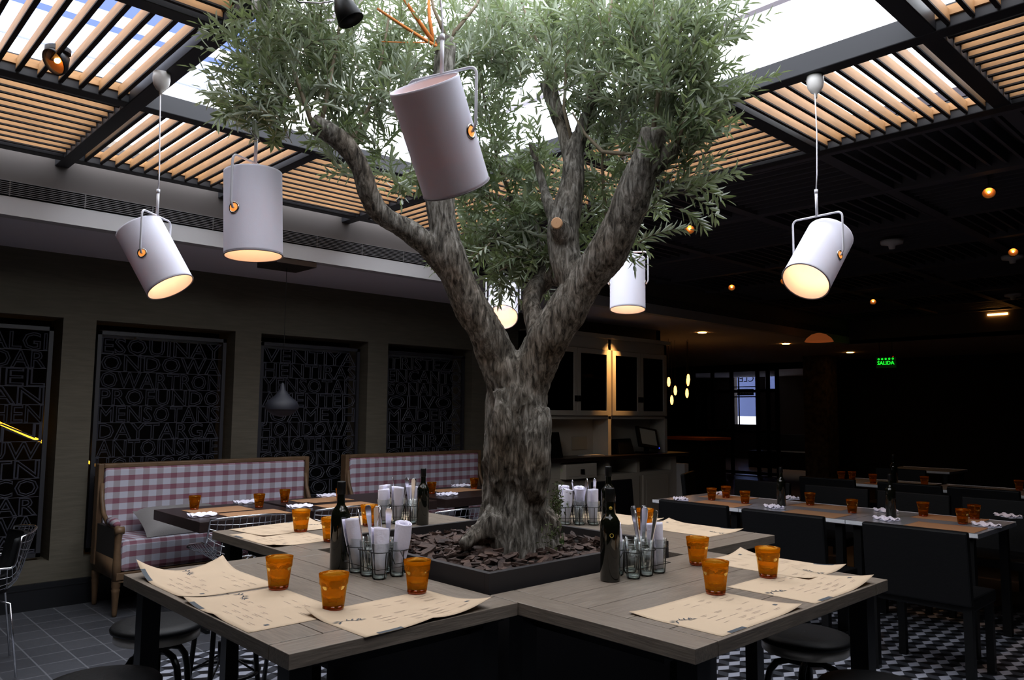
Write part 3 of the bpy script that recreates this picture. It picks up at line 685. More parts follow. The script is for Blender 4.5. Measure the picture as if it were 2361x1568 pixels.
# ------------------------------------------------------------------ dark bell pendant on soffit
t = thing('bell_pendant', 'dark bell-shaped pendant hanging on a thin wire from the square soffit plate', 'lamp', PD(650,935,6.1))
c = PD(650,935,6.1); zt = 2.64-c.z
b = MB(); b.lathe([(.125,-.03),(.13,0),(.11,.035),(.06,.075),(.025,.12),(.012,.17),(.001,.18)], 28); b.lathe([(.13,0),(.11,-.04),(.07,-.075),(.001,-.09)], 28); b.build('shade', mat('bell_shade', (26,27,36), .6), t, smooth=True)
b = MB(); b.tube([(0,0,.17),(0,0,zt)], .002, 5); b.build('cord', m_black, t)
b = MB(); b.box(-.17,-.17,zt-.045,.17,.17,zt-.001); b.build('ceiling_plate', m_darkwood, t, bevel=.003)
# ------------------------------------------------------------------ spots
def spot(pos, aim, sc, label, lit=True, group=None, up_to=None):
    t = thing('spotlight', label, 'spotlight', pos, 0, group)
    d = (Vector(aim)).normalized(); T = ori(d)@Matrix.Scale(sc, 4)
    b = MB(); b.lathe([(.001,-.05),(.02,-.048),(.04,-.02),(.056,0),(.058,.02),(.052,.022),(.05,.005)], 24, T); b.build('housing', m_beam, t, smooth=True)
    b = MB(); b.lathe([(.05,.006),(.03,-.012),(.001,-.02)], 20, T); b.build('reflector', m_reflector, t, smooth=True)
    if lit:
        b = MB(); b.lathe([(.001,.012),(.009,.008),(.012,0),(.009,-.01)], 12, T); b.build('bulb', m_bulbS, t, smooth=True)
    z1 = (up_to if up_to else 3.13)-Vector(pos).z
    b = MB(); b.tube([d*-.04*sc, (0,0,z1)], .008*sc, 8); b.lathe([(.001,z1-.02),(.05*sc,z1-.02),(.05*sc,z1),(.001,z1)], 20); b.build('bracket', m_beam, t)
    return t
g_ = 'warm ceiling spotlights over the dark dining area'
P = PD(132,140,3.45); spot(P, -fw*.75+rt*-.35+Vector((0,0,-.6)), 1.05, 'round spotlight with a lit bulb under the open slats at top left', up_to=3.06)
for (px_, py_, lb) in ((1590,528,'warm ceiling spot just right of the leafy sprig'), (2280,443,'warm ceiling spot highest at the right edge'), (1687,662,'small warm ceiling spot between two pendant lamps'), (1808,647,'starry warm ceiling spot left of the right pendant shade'),
        (2013,695,'brightest starry ceiling spot in the middle of the dark ceiling'), (2336,580,'tiny warm ceiling spot at the far right edge')):
    P = PZ(px_, py_, 2.93); spot(P, -(P-CAM).normalized()+Vector((0,0,-.6)), .75, lb, group=g_)
for (px_, py_, lb) in ((1920,755,'wide warm downlight under the far bulkhead edge, above the copper dome'), (2301,725,'wide warm downlight under the far bulkhead edge at right')):
    P = on(px_, py_, 0, 11.42); o = MB().cbox((0,0,0),(.02,.26,.025)).build('downlight', m_bulbS, loc=(0,0,0)); o.location = P+Vector((-.02,0,0)); tag(o, lb, 'downlight')
for (px_, py_, lb) in ((1619,767,'small soffit downlight nearest the white cabinet'), (1812,793,'middle small soffit downlight above the glass doors'), (1960,813,'small soffit downlight left of the green exit sign')):
    P = PZ(px_, py_, 2.635); b = MB(); b.lathe([(.001,0),(.05,0),(.06,-.004),(.06,.004)], 18); o = b.build('downlight', m_bulbS); o.location = P; tag(o, lb, 'downlight')
# black cone spot at top with metal arm
P = PD(800,28,2.5); t = thing('cone_spotlight', 'black cone spotlight on a thin metal arm in front of the leaves, top centre', 'spotlight', P)
T = ori((PD(775,-20,2.5)-PD(815,60,2.5)).normalized())
b = MB(); b.lathe([(.001,.055),(.02,.05),(.035,.02),(.044,-.03),(.042,-.032),(.03,0)], 24, T); b.build('housing', m_black, t, smooth=True)
b = MB(); b.tube([PD(768,2,2.5)-P, PD(740,7,2.5)-P, PD(690,5,2.5)-P, PD(660,-20,2.5)-P, PD(650,-60,2.5)-P], .003, 6); b.build('arm', m_chrome, t, smooth=True)
# smoke detectors and dome
for (px_, py_, lb) in ((2056,555,'pale round smoke detector on the dark ceiling right of the pendant'), (2334,590,'pale ceiling disc at the right edge under a tiny spot'), (2335,678,'dim ceiling disc lowest at the right edge')):
    P = PZ(px_, py_, 3.0); b = MB(); b.lathe([(.001,-.075),(.025,-.073),(.03,-.045),(.09,-.03),(.095,-.0),(.001,0)], 24); o = b.build('smoke_detector', mat('detector_plastic', (205,200,200), .6) if 'detector_plastic' not in MATS else MATS['detector_plastic'], smooth=True); o.location = P; tag(o, lb, 'smoke detector')
P = PD(1888,780,11.3); t = thing('dome_pendant', 'copper-toned dome pendant with an orange downlight glow painted on its shade, below the far bulkhead', 'lamp', P)
b = MB(); b.lathe([(.20,-.05),(.17,0),(.10,.055),(.03,.075),(.001,.078)], 24); b.build('shade', m_copper, t, smooth=True)
b = MB(); b.tube([(0,0,.07),(0,0,2.64-P.z)], .004, 5); b.build('cord', m_black, t)
# ------------------------------------------------------------------ tumblers
def tumbler_amber():
    t = thing('amber_tumbler', 'x', 'glass', (0,0,0), 0, None)
    prof = [(.0295,.006),(.0305,.012),(.0345,.045),(.0372,.066),(.0390,.070),(.0396,.084),(.0418,.098),(.0402,.0985),(.0380,.084),(.0368,.068),(.0325,.045),(.0280,.016),(.001,.013)]
    def fl(a, r, z):
        if .008 < z < .0675: k = 9*a/(2*PI); ff = abs((k % 1)-.5)*2; return 1-.06*(1-ff*ff)
        return 1
    b = MB(); b.lathe(prof, 54, rfun=fl); b.build('body', m_amber, t, smooth=True)
    b = MB(); b.lathe([(.001,0),(.027,0),(.0295,.003),(.0292,.0128),(.001,.0122)], 27); b.build('base', m_amberb, t, smooth=True)
    return t
gl = tumbler_amber(); used = [False]
def place_glass(p, label, group):
    if not used[0]:
        used[0] = True; gl.location = p; gl['label'] = label; gl['group'] = group; return gl
    return dup(gl, p, rnd.uniform(0, 2), label, group)
GT = 'amber tumblers on the tables around the tree'
for px_, py_, lb in ((642,1358,'amber tumbler between two paper mats on the left table, second from the left edge'), (768,1405,'nearest amber tumbler, on the front paper mat corner of the left table'), (961,1367,'amber tumbler in front of the planter corner on the left table'),
    (693,1226,'amber tumbler on a paper mat at the back left table'), (762,1248,'amber tumbler partly behind the left dark oil bottle'), (850,1212,'amber tumbler behind the front left cutlery caddy, back left table'),
    (1487,1222,'amber tumbler behind the front right cutlery caddy'), (1609,1302,'amber tumbler at the middle of the front right table, left of the mats'), (1650,1369,'amber tumbler standing above the front right paper mat'), (1771,1331,'bright amber tumbler on the edge of the rear mat of the right table')):
    place_glass(PZ(px_, py_, TZ+.001), lb, GT)
GD = 'amber tumblers on the dark tables by the benches'
for px_, py_, lb in ((448,1175,'amber tumbler leftmost on the dark table by the near bench'), (597,1170,'greenish amber tumbler at the right end of the first dark table'), (656,1158,'amber tumbler on the second dark table, left part'), (785,1155,'amber tumbler at the far end of the second dark table'), (995,1138,'amber tumbler leftmost on the third dark table'), (1093,1127,'amber tumbler just left of the tree trunk on the third dark table')):
    place_glass(PZ(px_, py_, .752), lb, GD)
GM = 'amber tumblers on the marble tables'
for px_, py_, lb in ((1641,1153,'leftmost amber tumbler on the marble tables'), (1674,1148,'second amber tumbler from the left on the marble tables, set farther back'), (1718,1161,'amber tumbler beside the bright window reflection'), (1868,1165,'olive-tinted tumbler right of the first black bottle'), (1965,1183,'dim amber tumbler midway between the two black bottles'),
    (2129,1190,'amber tumbler right of the second black bottle'), (2220,1208,'front one of two overlapping amber tumblers at the table end'), (2247,1197,'rear one of two overlapping amber tumblers at the table end')):
    place_glass(PZ(px_, py_, .752), lb, GM)
GF = 'amber tumblers on the far row of tables'
for px_, py_, lb in ((2013,1115,'lit amber tumbler on the far table left of the tall bottle'), (1940,1108,'dim amber tumbler leftmost on the far tables'), (1965,1108,'second dim amber tumbler on the far tables'), (2132,1121,'amber tumbler right of the tall bottle on the far tables'), (2350,1131,'amber tumbler at the right edge of the far tables')):
    place_glass(PZ(px_, py_, .752), lb, GF)
# ------------------------------------------------------------------ bottles
def bottle(p, h, label, printed=False):
    s = h/.30; t = thing('oil_bottle', label, 'bottle', p, 0, 'dark oil bottles')
    b = MB(); b.lathe([(.001,0),(.030*s,0),(.033*s,.004*s),(.033*s,.178*s),(.0315*s,.192*s),(.024*s,.206*s),(.0150*s,.218*s),(.0135*s,.228*s),(.0135*s,.262*s)], 28); b.build('body', m_bottle, t, smooth=True)
    b = MB(); b.lathe([(.0135*s,.255*s),(.0155*s,.258*s),(.0155*s,.296*s),(.014*s,.300*s),(.001,.300*s)], 20); b.build('cap', m_black, t, smooth=True)
    if printed:
        b = MB(); dv = Vector((-.62,-.70,0)).normalized(); sv = Vector((dv.y*-1, dv.x, 0))
        c = dv*(.0335*s)+Vector((0,0,.150*s))
        pts = [c+(sv*math.cos(a_)+Vector((0,0,1))*math.sin(a_))*.006 for a_ in [2*PI*i/14 for i in range(14)]]; b.tube(pts, .0012, 4, closed=True)
        c2 = dv*(.0145*s)+Vector((0,0,.235*s)); b.lathe([(.001,.002),(.005,.001),(.006,-.001)], 8, ori(dv, c2))
        b.build('printed_emblem', m_gold, t)
        b = MB()
        for k in range(7): b.box(.0,0,-.0008,.010,.0008,.0008, Matrix.Translation(dv*.028*s+sv*-.017+Vector((0,0,(.05+.012*k)*s)))@ori(Vector((0,0,1)))) 
    return t
bottle(PZ(782,1311,TZ), .30, 'dark oil bottle left of the front left caddy')
bottle(PZ(1407,1339,TZ), .30, 'dark oil bottle with a small gold emblem left of the front right caddy', True)
bottle(PZ(1403,1228,TZ), .30, 'dark oil bottle standing behind the front one, right of the trunk')
bottle(PZ(974,1210,TZ), .27, 'dark oil bottle at the right end of the back left caddy')
bottle(PZ(1802,1166,.75), .30, 'black oil bottle on the marble table, nearer the tree')
bottle(PZ(2055,1192,.75), .30, 'black oil bottle standing midway along the marble table')
bottle(PZ(2062,1122,.75), .32, 'tall dark bottle on the far table behind the marble one')
# ------------------------------------------------------------------ caddies
def clear_glass(loc, label, group):
    t = thing('clear_tumbler', label, 'glass', loc, 0, group)
    b = MB(); b.lathe([(.0225,.008),(.0245,.03),(.0305,.112),(.0292,.113),(.023,.03),(.0205,.012)], 24); b.build('body', m_clear, t, smooth=True)
    b = MB(); b.lathe([(.001,0),(.021,0),(.0225,.003),(.0225,.010),(.001,.009)], 20); b.build('base', m_clearb, t, smooth=True)
    return t
def napkin_roll(loc, tilt, az, label, group, h=.155):
    d = Vector((math.sin(tilt)*math.cos(az), math.sin(tilt)*math.sin(az), math.cos(tilt))); T = ori(d, loc)@Matrix.Rotation(rnd.uniform(0, 6), 4, 'Z')
    b = MB(); n = 40; turns = 2.2; ring = []
    N_ = 46; zs = [0,.03,.06,.09,.12,h-.006,h]
    vs = []
    for z in zs:
        k = 1.30 if z > .1 else .80+.50*z/.1
        for i in range(N_):
            a_ = i/N_*turns*2*PI; r = (.008+.0165*i/N_)*k*(1+.05*math.sin(3*a_+z*30))
            vs.append(T@Vector((r*math.cos(a_), r*math.sin(a_), z+(.004*math.sin(a_) if z == h else 0))))
    fs = [(j*N_+i, j*N_+i+1, (j+1)*N_+i+1, (j+1)*N_+i) for j in range(len(zs)-1) for i in range(N_-1)]
    b.add(vs, fs); o = b.build('napkin_roll', m_nap, smooth=True, loc=loc)
    sd = o.modifiers.new('s', 'SOLIDIFY'); sd.thickness = .0022; sd.offset = 0
    tag(o, label, 'napkin', group); return o
def cutlery(loc, tilt, az, label, group, kind='knife', rot=0):
    d = Vector((math.sin(tilt)*math.cos(az), math.sin(tilt)*math.sin(az), math.cos(tilt))); T = ori(d, loc)@Matrix.Rotation(rot, 4, 'Z')
    L = .205; prof = [(0,.007),(.05,.010),(.08,.005),(.12,.0065),(.17,.0105),(L-.008,.0115),(L,.007)]
    vs = []
    for z, w_ in prof: vs += [T@Vector((-w_,-.0014,z)), T@Vector((w_,-.0014,z)), T@Vector((w_,.0014,z)), T@Vector((-w_,.0014,z))]
    fs = []
    for i in range(len(prof)-1): 
        for j in range(4): fs.append((i*4+j, i*4+(j+1) % 4, (i+1)*4+(j+1) % 4, (i+1)*4+j))
    fs += [(3,2,1,0), tuple(len(vs)-4+j for j in range(4))]
    b = MB(); b.add(vs, fs); o = b.build('table_'+kind, m_chrome, loc=loc, bevel=.0008); tag(o, label, 'cutlery', group); return o
def caddy(c, rz, where, spec):
    t = thing('cutlery_caddy', 'black wire caddy with clear glasses '+where, 'caddy', (c[0], c[1], TZ), rz, 'wire cutlery caddies')
    R = Matrix.Rotation(rz, 3, 'Z'); sp = .070
    cells = [((i-1)*sp, (j-.5)*sp) for j in range(2) for i in range(3)]
    b = MB()
    for (x, y) in cells:
        b.tube([(x+.0345*math.cos(a_), y+.0345*math.sin(a_), .088) for a_ in [2*PI*i/16 for i in range(16)]], .0018, 5, closed=True)
        for a_ in (PI/4, 3*PI/4, 5*PI/4, 7*PI/4):
            pass
        b.tube([(x-.034, y, .088), (x-.027, y, .006), (x-.02, y, .0015), (x+.02, y, .0015), (x+.027, y, .006), (x+.034, y, .088)], .0018, 5)
        b.tube([(x, y-.034, .088), (x, y-.027, .006), (x, y-.02, .0015), (x, y+.02, .0015), (x, y+.027, .006), (x, y+.034, .088)], .0018, 5)
    b.tube([(x, y, .035) for x, y in ((-.1,-.065),(.1,-.065),(.1,.065),(-.1,.065))], .0012, 5, closed=True)
    b.build('wire_rack', m_blackmetal, t)
    for sg in (1,-1):
        b = MB(); b.tube([(sg*.104, -.02, .088), (sg*.135, -.022, .055), (sg*.135, .022, .055), (sg*.104, .02, .088)], .0018, 5); b.build('handle', m_blackmetal, t)
    gn = 'glasses in the caddy '+where
    for q, (x, y) in enumerate(cells):
        v = R@Vector((x, y, 0)); p = Vector((c[0]+v.x, c[1]+v.y, TZ+.003))
        k = spec[q]; nm = {'n':'holding a rolled napkin ','N':'with one leaning napkin roll ','k':'holding steel knives ','f':'holding steel forks ','':'standing empty '}[k]
        clear_glass(p, 'clear glass '+nm+'in the caddy '+where, gn)
        if k == 'n': napkin_roll(p+Vector((0,0,.014)), rnd.uniform(.03,.12), rnd.uniform(0,6), 'white rolled napkin in the caddy '+where, 'rolled napkins in the caddy '+where, h=rnd.uniform(.145,.165))
        if k == 'N': 
            napkin_roll(p+Vector((.004,0,.014)), .15, 2.6, 'white rolled napkin in the caddy '+where, 'rolled napkins in the caddy '+where, h=.165)
        if k == 'k':
            for s_ in (0,1): cutlery(p+Vector((-.006+.012*s_,0,.012)), .16, 2.4+s_*2.9, 'steel knife standing handle up in the caddy '+where, 'cutlery in the caddy '+where, 'knife', rnd.uniform(0,.6))
        if k == 'f':
            for s_ in (0,1,2): cutlery(p+Vector((-.008+.008*s_,.004,.012)), .13, s_*2.1, 'steel fork handle up in the caddy '+where, 'cutlery in the caddy '+where, 'fork', rnd.uniform(0,2))
caddy((-.085,.475), -PI/2, 'at the front left', ['N','k','n','f','f','n'])
caddy((.585,-.105), 0, 'at the front right', ['','k','n','n','','f'])
caddy(PZ(918,1205,TZ)[:2], -PI/4, 'at the back left', ['n','n','f','n','k','n'])
caddy(PZ(1335,1208,TZ)[:2], -PI/4, 'at the back right', ['n','k','n','n','n','f'])
# ------------------------------------------------------------------ paper placemats
def placemat(org, rz, label, lifts, z0=TZ, sm=False, group='printed paper placemats', L=.42, Wd=.29):
    t = thing('paper_placemat', label, 'placemat', (org[0], org[1], z0), rz, group)
    def zf(u, v):
        z = .0012
        for (cu, cv, amp, rad) in lifts:
            dd_ = math.hypot((u-cu)*L, (v-cv)*Wd); z += amp*max(0, 1-dd_/rad)**2
        return z
    b = MB(); nx, ny = 22, 16
    vs = [(u/nx*L, v/ny*Wd, zf(u/nx, v/ny)) for v in range(ny+1) for u in range(nx+1)]
    fs = [(j*(nx+1)+i, j*(nx+1)+i+1, (j+1)*(nx+1)+i+1, (j+1)*(nx+1)+i) for j in range(ny) for i in range(nx)]
    b.add(vs, fs); o = b.build('sheet', m_paperd if sm else m_paper, t, smooth=True)
    sd = o.modifiers.new('s', 'SOLIDIFY'); sd.thickness = .0007; sd.offset = -1
    if sm: return t
    def quad(bb, u0, v0, u1, v1, w_=None):
        pts = [(u0, v0), (u1, v0), (u1, v1), (u0, v1)]; bb.add([(u*L, v*Wd, zf(u, v)+.0005) for u, v in pts], [(0,1,2,3)])
    b = MB()
    rr = random.Random(5)
    for k in range(13):      # olive sprig emblem
        u, v = .055+k*.0125, .52+.03*math.sin(k*.45); a_ = (.75 if k % 2 else -.75)+rr.uniform(-.3,.3)+(PI if k < 4 else 0); ll = rr.uniform(.013,.022); dx, dy = ll*math.cos(a_), ll*math.sin(a_)
        px, py = -dy*.17, dx*.17; x0_, y0_, z0_ = u*L, v*Wd, zf(u,v)+.0006
        b.add([(x0_, y0_, z0_), (x0_+dx/2+px, y0_+dy/2+py, z0_), (x0_+dx, y0_+dy, z0_), (x0_+dx/2-px, y0_+dy/2-py, z0_)], [(0,1,2,3)])
        if k < 12: u2 = u+.0125; v2 = .52+.03*math.sin((k+1)*.45); b.add([(x0_, y0_-.0006, z0_), (u2*L, v2*Wd-.0006, zf(u2,v2)+.0006), (u2*L, v2*Wd+.0006, zf(u2,v2)+.0006), (x0_, y0_+.0006, z0_)], [(0,1,2,3)])
    b.build('printed_emblem', m_ink, t)
    b = MB(); quad(b, .90, .20, .93, .245); b.build('printed_square', m_ink, t)
    b = MB()
    for k in range(6): quad(b, .10+k*.03, .0, .13+k*.03, .05)
    b.build('printed_ribbon', m_ink, t)
    b = MB()
    for cx_ in range(4):
        for k in range(9):
            if rr.random() < .28: continue
            u0 = .27+cx_*.17+rr.uniform(0,.015); v0 = .14+k*.085; w_ = rr.uniform(.05,.12); quad(b, u0, v0, u0+w_, v0+.007)
            if rr.random() < .5: quad(b, u0, v0-.022, u0+w_*.7, v0-.017)
    b.build('printed_text', m_inkl, t)
    return t
placemat((-.700,.955), -PI/2, 'cream paper placemat with an upturned corner at the far left table corner', [(0,0,.055,.16),(0,1,.035,.14),(1,0,.01,.1)])
placemat((-.712,.515), -PI/2, 'cream paper placemat in the middle of the left table edge', [(0,0,.014,.12),(.5,0,.006,.1)])
placemat((-.520,-.128), .02, 'cream paper placemat nearest the camera on the left table', [(0,1,.02,.12),(1,0,.03,.2),(.5,0,.01,.14)])
placemat((.138,-.706), .0, 'cream paper placemat nearest the camera on the right table', [(1,0,.012,.14),(0,1,.006,.1)])
placemat((.634,-.708), .0, 'cream paper placemat at the right corner of the front right table', [(1,0,.026,.2),(1,1,.012,.1)])
placemat((1.222,-.545), PI/2, 'cream paper placemat under the bright tumbler, back edge of the front right table', [(0,0,.016,.12),(1,0,.02,.12),(0,1,.006,.1)])
placemat((1.748,.165), PI/2, 'cream paper placemat on the back right table end', [(1,0,.016,.12),(0,0,.01,.1)])
placemat((1.762,.625), PI/2, 'cream paper placemat behind the rear oil bottle on the back right table', [(0,0,.01,.1)])
placemat((-.112,1.585), -PI/2, 'cream paper placemat at the outer edge of the back left table, overlapped by another', [(1,0,.012,.12)])
placemat((.365,1.765), PI+.1, 'cream paper placemat at the end of the back left table', [(0,0,.02,.12),(1,1,.004,.1)], z0=TZ+.002)
placemat((.84,1.74), PI, 'cream paper placemat behind the back left caddy', [(0,0,.01,.1)])
# ------------------------------------------------------------------ stools
def stool(c, label, zs=.66):
    t = thing('bar_stool', label, 'stool', (c[0], c[1], 0), rnd.uniform(0,1), 'round black stools under the tree tables')
    b = MB(); b.lathe([(.001,zs+.006),(.12,zs+.004),(.158,zs-.004),(.166,zs-.014),(.164,zs-.024),(.15,zs-.026)], 40); b.build('seat', m_blackrough, t, smooth=True)
    b = MB(); b.lathe([(.150,zs-.022),(.1525,zs-.024),(.1525,zs-.060),(.146,zs-.062),(.001,zs-.062)], 40); b.build('seat_band', m_lino, t, smooth=True)
    b = MB(); b.tube([(0,0,zs-.06),(0,0,.30)], .016, 12); b.tube([(0,0,.36),(0,0,.26)], .03, 12); b.build('screw_column', m_blackmetal, t, smooth=True)
    for k in range(4):
        a_ = k*PI/2; e = Vector((math.cos(a_), math.sin(a_), 0)); z = Vector((0,0,1))
        pts = [e*.01+z*(zs-.11), e*.06+z*(zs-.105), e*.10+z*(zs-.118), e*.125+z*(zs-.15), e*.138+z*(zs-.20), e*.155+z*.28, e*.185+z*.012]
        b = MB(); b.tube(pts, .0125, 8); b.build('leg', m_blackmetal, t, smooth=True)
    b = MB(); b.tube([(.163*math.cos(a_), .163*math.sin(a_), .22) for a_ in [2*PI*i/32 for i in range(32)]], .009, 8, closed=True)
    for k in range(4): a_ = k*PI/2; b.tube([(.02*math.cos(a_), .02*math.sin(a_), .30), (.16*math.cos(a_), .16*math.sin(a_), .22)], .005, 6)
    b.build('footrest', m_blackmetal, t, smooth=True)
stool((-.475,1.365), 'black round stool with a metal band at the left, under the table corner')
stool((-.83,.80), 'large dark round stool seat cut off by the bottom left edge')
stool((1.235,-.375), 'black round stool with a metal band on the right side of the table')
stool((.86,-.78), 'dark round stool seat cut off by the bottom edge at right')
stool((.05,1.95), 'black stool glimpsed under the left table corner')
stool((.55,2.15), 'black stool farther back under the back left table')
# ------------------------------------------------------------------ wire chairs
def wire_chair(c, rz, label, pad=False):
    t = thing('wire_chair', label, 'chair', (c[0], c[1], 0), rz, 'chromed wire chairs')
    prof = [(-.23,.455),(-.18,.445),(-.08,.430),(.02,.425),(.12,.430),(.19,.455),(.235,.51),(.26,.60),(.285,.69),(.31,.78)]
    def S(u, v):
        k = v*(len(prof)-1); i = min(int(k), len(prof)-2); f_ = k-i
        y = prof[i][0]*(1-f_)+prof[i+1][0]*f_; z = prof[i][1]*(1-f_)+prof[i+1][1]*f_
        wd = .25*(1+.05*math.sin(v*PI)); back = max(0, (v-.45)/.55); seat = 1-back
        return Vector((u*wd, y-.075*u*u*back*1.2, z+.075*u*u*seat*seat-.02*u*u*back+.10*math.sin(PI*v)*abs(u)**3))
    b = MB()
    for i in range(13):
        u = -1+2*i/12; b.tube([S(u, v/14) for v in range(15)], .0027, 4, cap=False)
    for j in range(1, 15):
        b.tube([S(-1+2*i/12, j/15) for i in range(13)], .0027, 4, cap=False)
    b.build('mesh_shell', m_chrome, t, smooth=True)
    rim = [S(-1, v/14) for v in range(15)]+[S(-1+2*i/12, 1) for i in range(1, 12)]+[S(1, 1-v/14) for v in range(15)]+[S(1-2*i/12, 0) for i in range(1, 12)]
    b = MB(); b.tube(rim, .0060, 7, closed=True); b.build('rim', m_chrome, t, smooth=True)
    for sx in (1,-1):
        for sy in (-.17,.19):
            b = MB(); b.tube([(sx*.12, sy*.5, .425), (sx*.19, sy, .40), (sx*.225, sy*1.25, .01)], .006, 7); b.build('leg', m_chrome, t, smooth=True)
    if pad:
        b = MB(); n = 10
        vs = [S((-1+2*i/n)*.86, .5+.46*j/n)+Vector((0,-.02,.005)) for j in range(n+1) for i in range(n+1)]+[S((-1+2*i/n)*.86, .5+.46*j/n)+Vector((0,-.05,.008)) for j in range(n+1) for i in range(n+1)]
        q = (n+1)**2; fs = [(j*(n+1)+i, j*(n+1)+i+1, (j+1)*(n+1)+i+1, (j+1)*(n+1)+i) for j in range(n) for i in range(n)]
        fs2 = [tuple(q+k for k in reversed(f)) for f in fs]
        ed = [i for i in range(n+1)]+[j*(n+1)+n for j in range(1, n+1)]+[n*(n+1)+i for i in range(n-1, -1, -1)]+[j*(n+1) for j in range(n-1, 0, -1)]
        sd_ = [(ed[k], ed[(k+1) % len(ed)], ed[(k+1) % len(ed)]+q, ed[k]+q) for k in range(len(ed))]
        b.add(vs, fs+fs2+sd_); b.build('back_pad', m_blackrough, t, smooth=True)
        b = MB(); b.lathe([(.001,.458),(.19,.46),(.2,.45),(.19,.438),(.001,.436)], 24); b.build('seat_pad', m_blackrough, t, smooth=True)
    return t
wire_chair((-.75,3.48), math.radians(-97), 'chrome wire chair with black pads, front one at the left edge', True)
wire_chair((-1.2,4.1), math.radians(-97), 'chrome wire chair with black pads, rear one at the left edge', True)
wire_chair((PZ(592,1187,.78)+Vector((0,.30,0)))[:2], math.radians(176), 'chrome wire chair in front of the first dark table')
wire_chair((PZ(812,1167,.78)+Vector((0,.30,0)))[:2], math.radians(180), 'chrome wire chair behind the dark bottle, at the second dark table')
wire_chair((PZ(1085,1178,.76)+Vector((0,.30,0)))[:2], math.radians(180), 'chrome wire chair just left of the trunk base')
# ------------------------------------------------------------------ benches
def bench(x0, x1, label):
    t = thing('upholstered_bench', label, 'bench', (x0, 4.2, 0), 0, 'gingham benches along the wall')
    W_ = x1-x0; D = .56
    b = MB(); b.box(.045, D-.10, .45, W_-.045, D-.035, 1.015); b.build('backrest', m_ging, t, bevel=.02)
    b = MB(); b.box(.0, D-.09, .30, .04, D, 1.045); b.box(W_-.04, D-.09, .30, W_, D, 1.045); b.box(.04, D-.09, 1.012, W_-.04, D, 1.045); b.box(.04, D-.03, .3, W_-.04, D, 1.012)
    b.build('back_frame', m_oak, t, bevel=.006)
    b = MB(); b.box(.05, .02, .30, W_-.05, D-.09, .525); b.build('seat', m_ging, t, bevel=.035)
    b = MB(); b.box(.02, .0, .255, W_-.02, .03, .305); b.box(.03, .006, .235, W_-.03, .028, .25); b.build('seat_rail', m_oak, t, bevel=.004)
    for s_ in (0, 1):
        X = 0 if s_ == 0 else W_-.06
        b = MB()
        pts = [(X+.03, .03, .25), (X+.03, .035, .36), (X+.03, .045, .48), (X+.03, .03, .575), (X+.03, .02, .60)]
        b.tube(pts, [.03,.028,.022,.026,.024], 10)
        b.lathe([(.001,-.03),(.028,-.03),(.028,.03),(.001,.03)], 16, Matrix.Translation((X+.03, .02, .60))@Matrix.Rotation(PI/2, 4, 'Y'))
        b.tube([(X+.03, .02, .612), (X+.03, .15, .615), (X+.03, .30, .63), (X+.03, .40, .68), (X+.03, .455, .78), (X+.03, .475, .9)], [.02,.018,.018,.018,.018,.016], 8)
        b.box(X+.01, .03, .26, X+.05, D-.05, .40)
        b.build('arm', m_oak, t, smooth=True)
        b = MB(); b.box(X+.012, .05, .26, X+.048, D-.06, .605); b.build('arm_panel', m_side, t)
        b = MB(); b.tube([(X+.03, .06, .635), (X+.03, .12, .645), (X+.03, .20, .645), (X+.03, .27, .645)], [.02,.032,.032,.02], 12); b.build('arm_pad', m_ging, t, smooth=True)
        for yy in (.035, D-.05):
            b = MB(); b.lathe([(.001,.0),(.015,.0),(.017,.02),(.026,.17),(.03,.185),(.024,.195),(.03,.205),(.03,.255)], 14, Matrix.Translation((X+.03, yy, 0))); b.build('leg', m_oak, t, smooth=True)
    return t
bench(.22, 1.98, 'red and white gingham bench with oak frame, the nearer one on the left')
bench(2.36, 4.06, 'red and white gingham bench with oak frame, the farther one beside the trunk')
def cushion(c, label, rx=0, rz=0):
    b = MB(); n = 14; W_, H_, T_ = .62, .38, .075
    vs = []
    for sg in (1,-1):
        for j in range(n+1):
            for i in range(n+1):
                u, v = -1+2*i/n, -1+2*j/n; th = T_*((1-u**4)*(1-v**4))**.5*sg
                pin = 1-.06*(abs(u)*abs(v)); vs.append((u*W_/2*(1-.05*(1-v*v)*abs(u)), v*H_/2*(1-.07*(1-u*u)*abs(v)), th))
    q = (n+1)**2; fs = [(j*(n+1)+i, j*(n+1)+i+1, (j+1)*(n+1)+i+1, (j+1)*(n+1)+i) for j in range(n) for i in range(n)]
    b.add(vs, fs+[tuple(q+k for k in reversed(f)) for f in fs]); o = b.build('cushion', m_cush, smooth=True)
    o.location = c; o.rotation_euler = (rx, 0, rz); tag(o, label, 'cushion', 'grey bench cushions'); return o
cushion((.76,4.42,.605), 'grey linen cushion lying on the nearer gingham bench', math.radians(24))
cushion((2.95,4.42,.605), 'grey linen cushion on the farther gingham bench', math.radians(24))
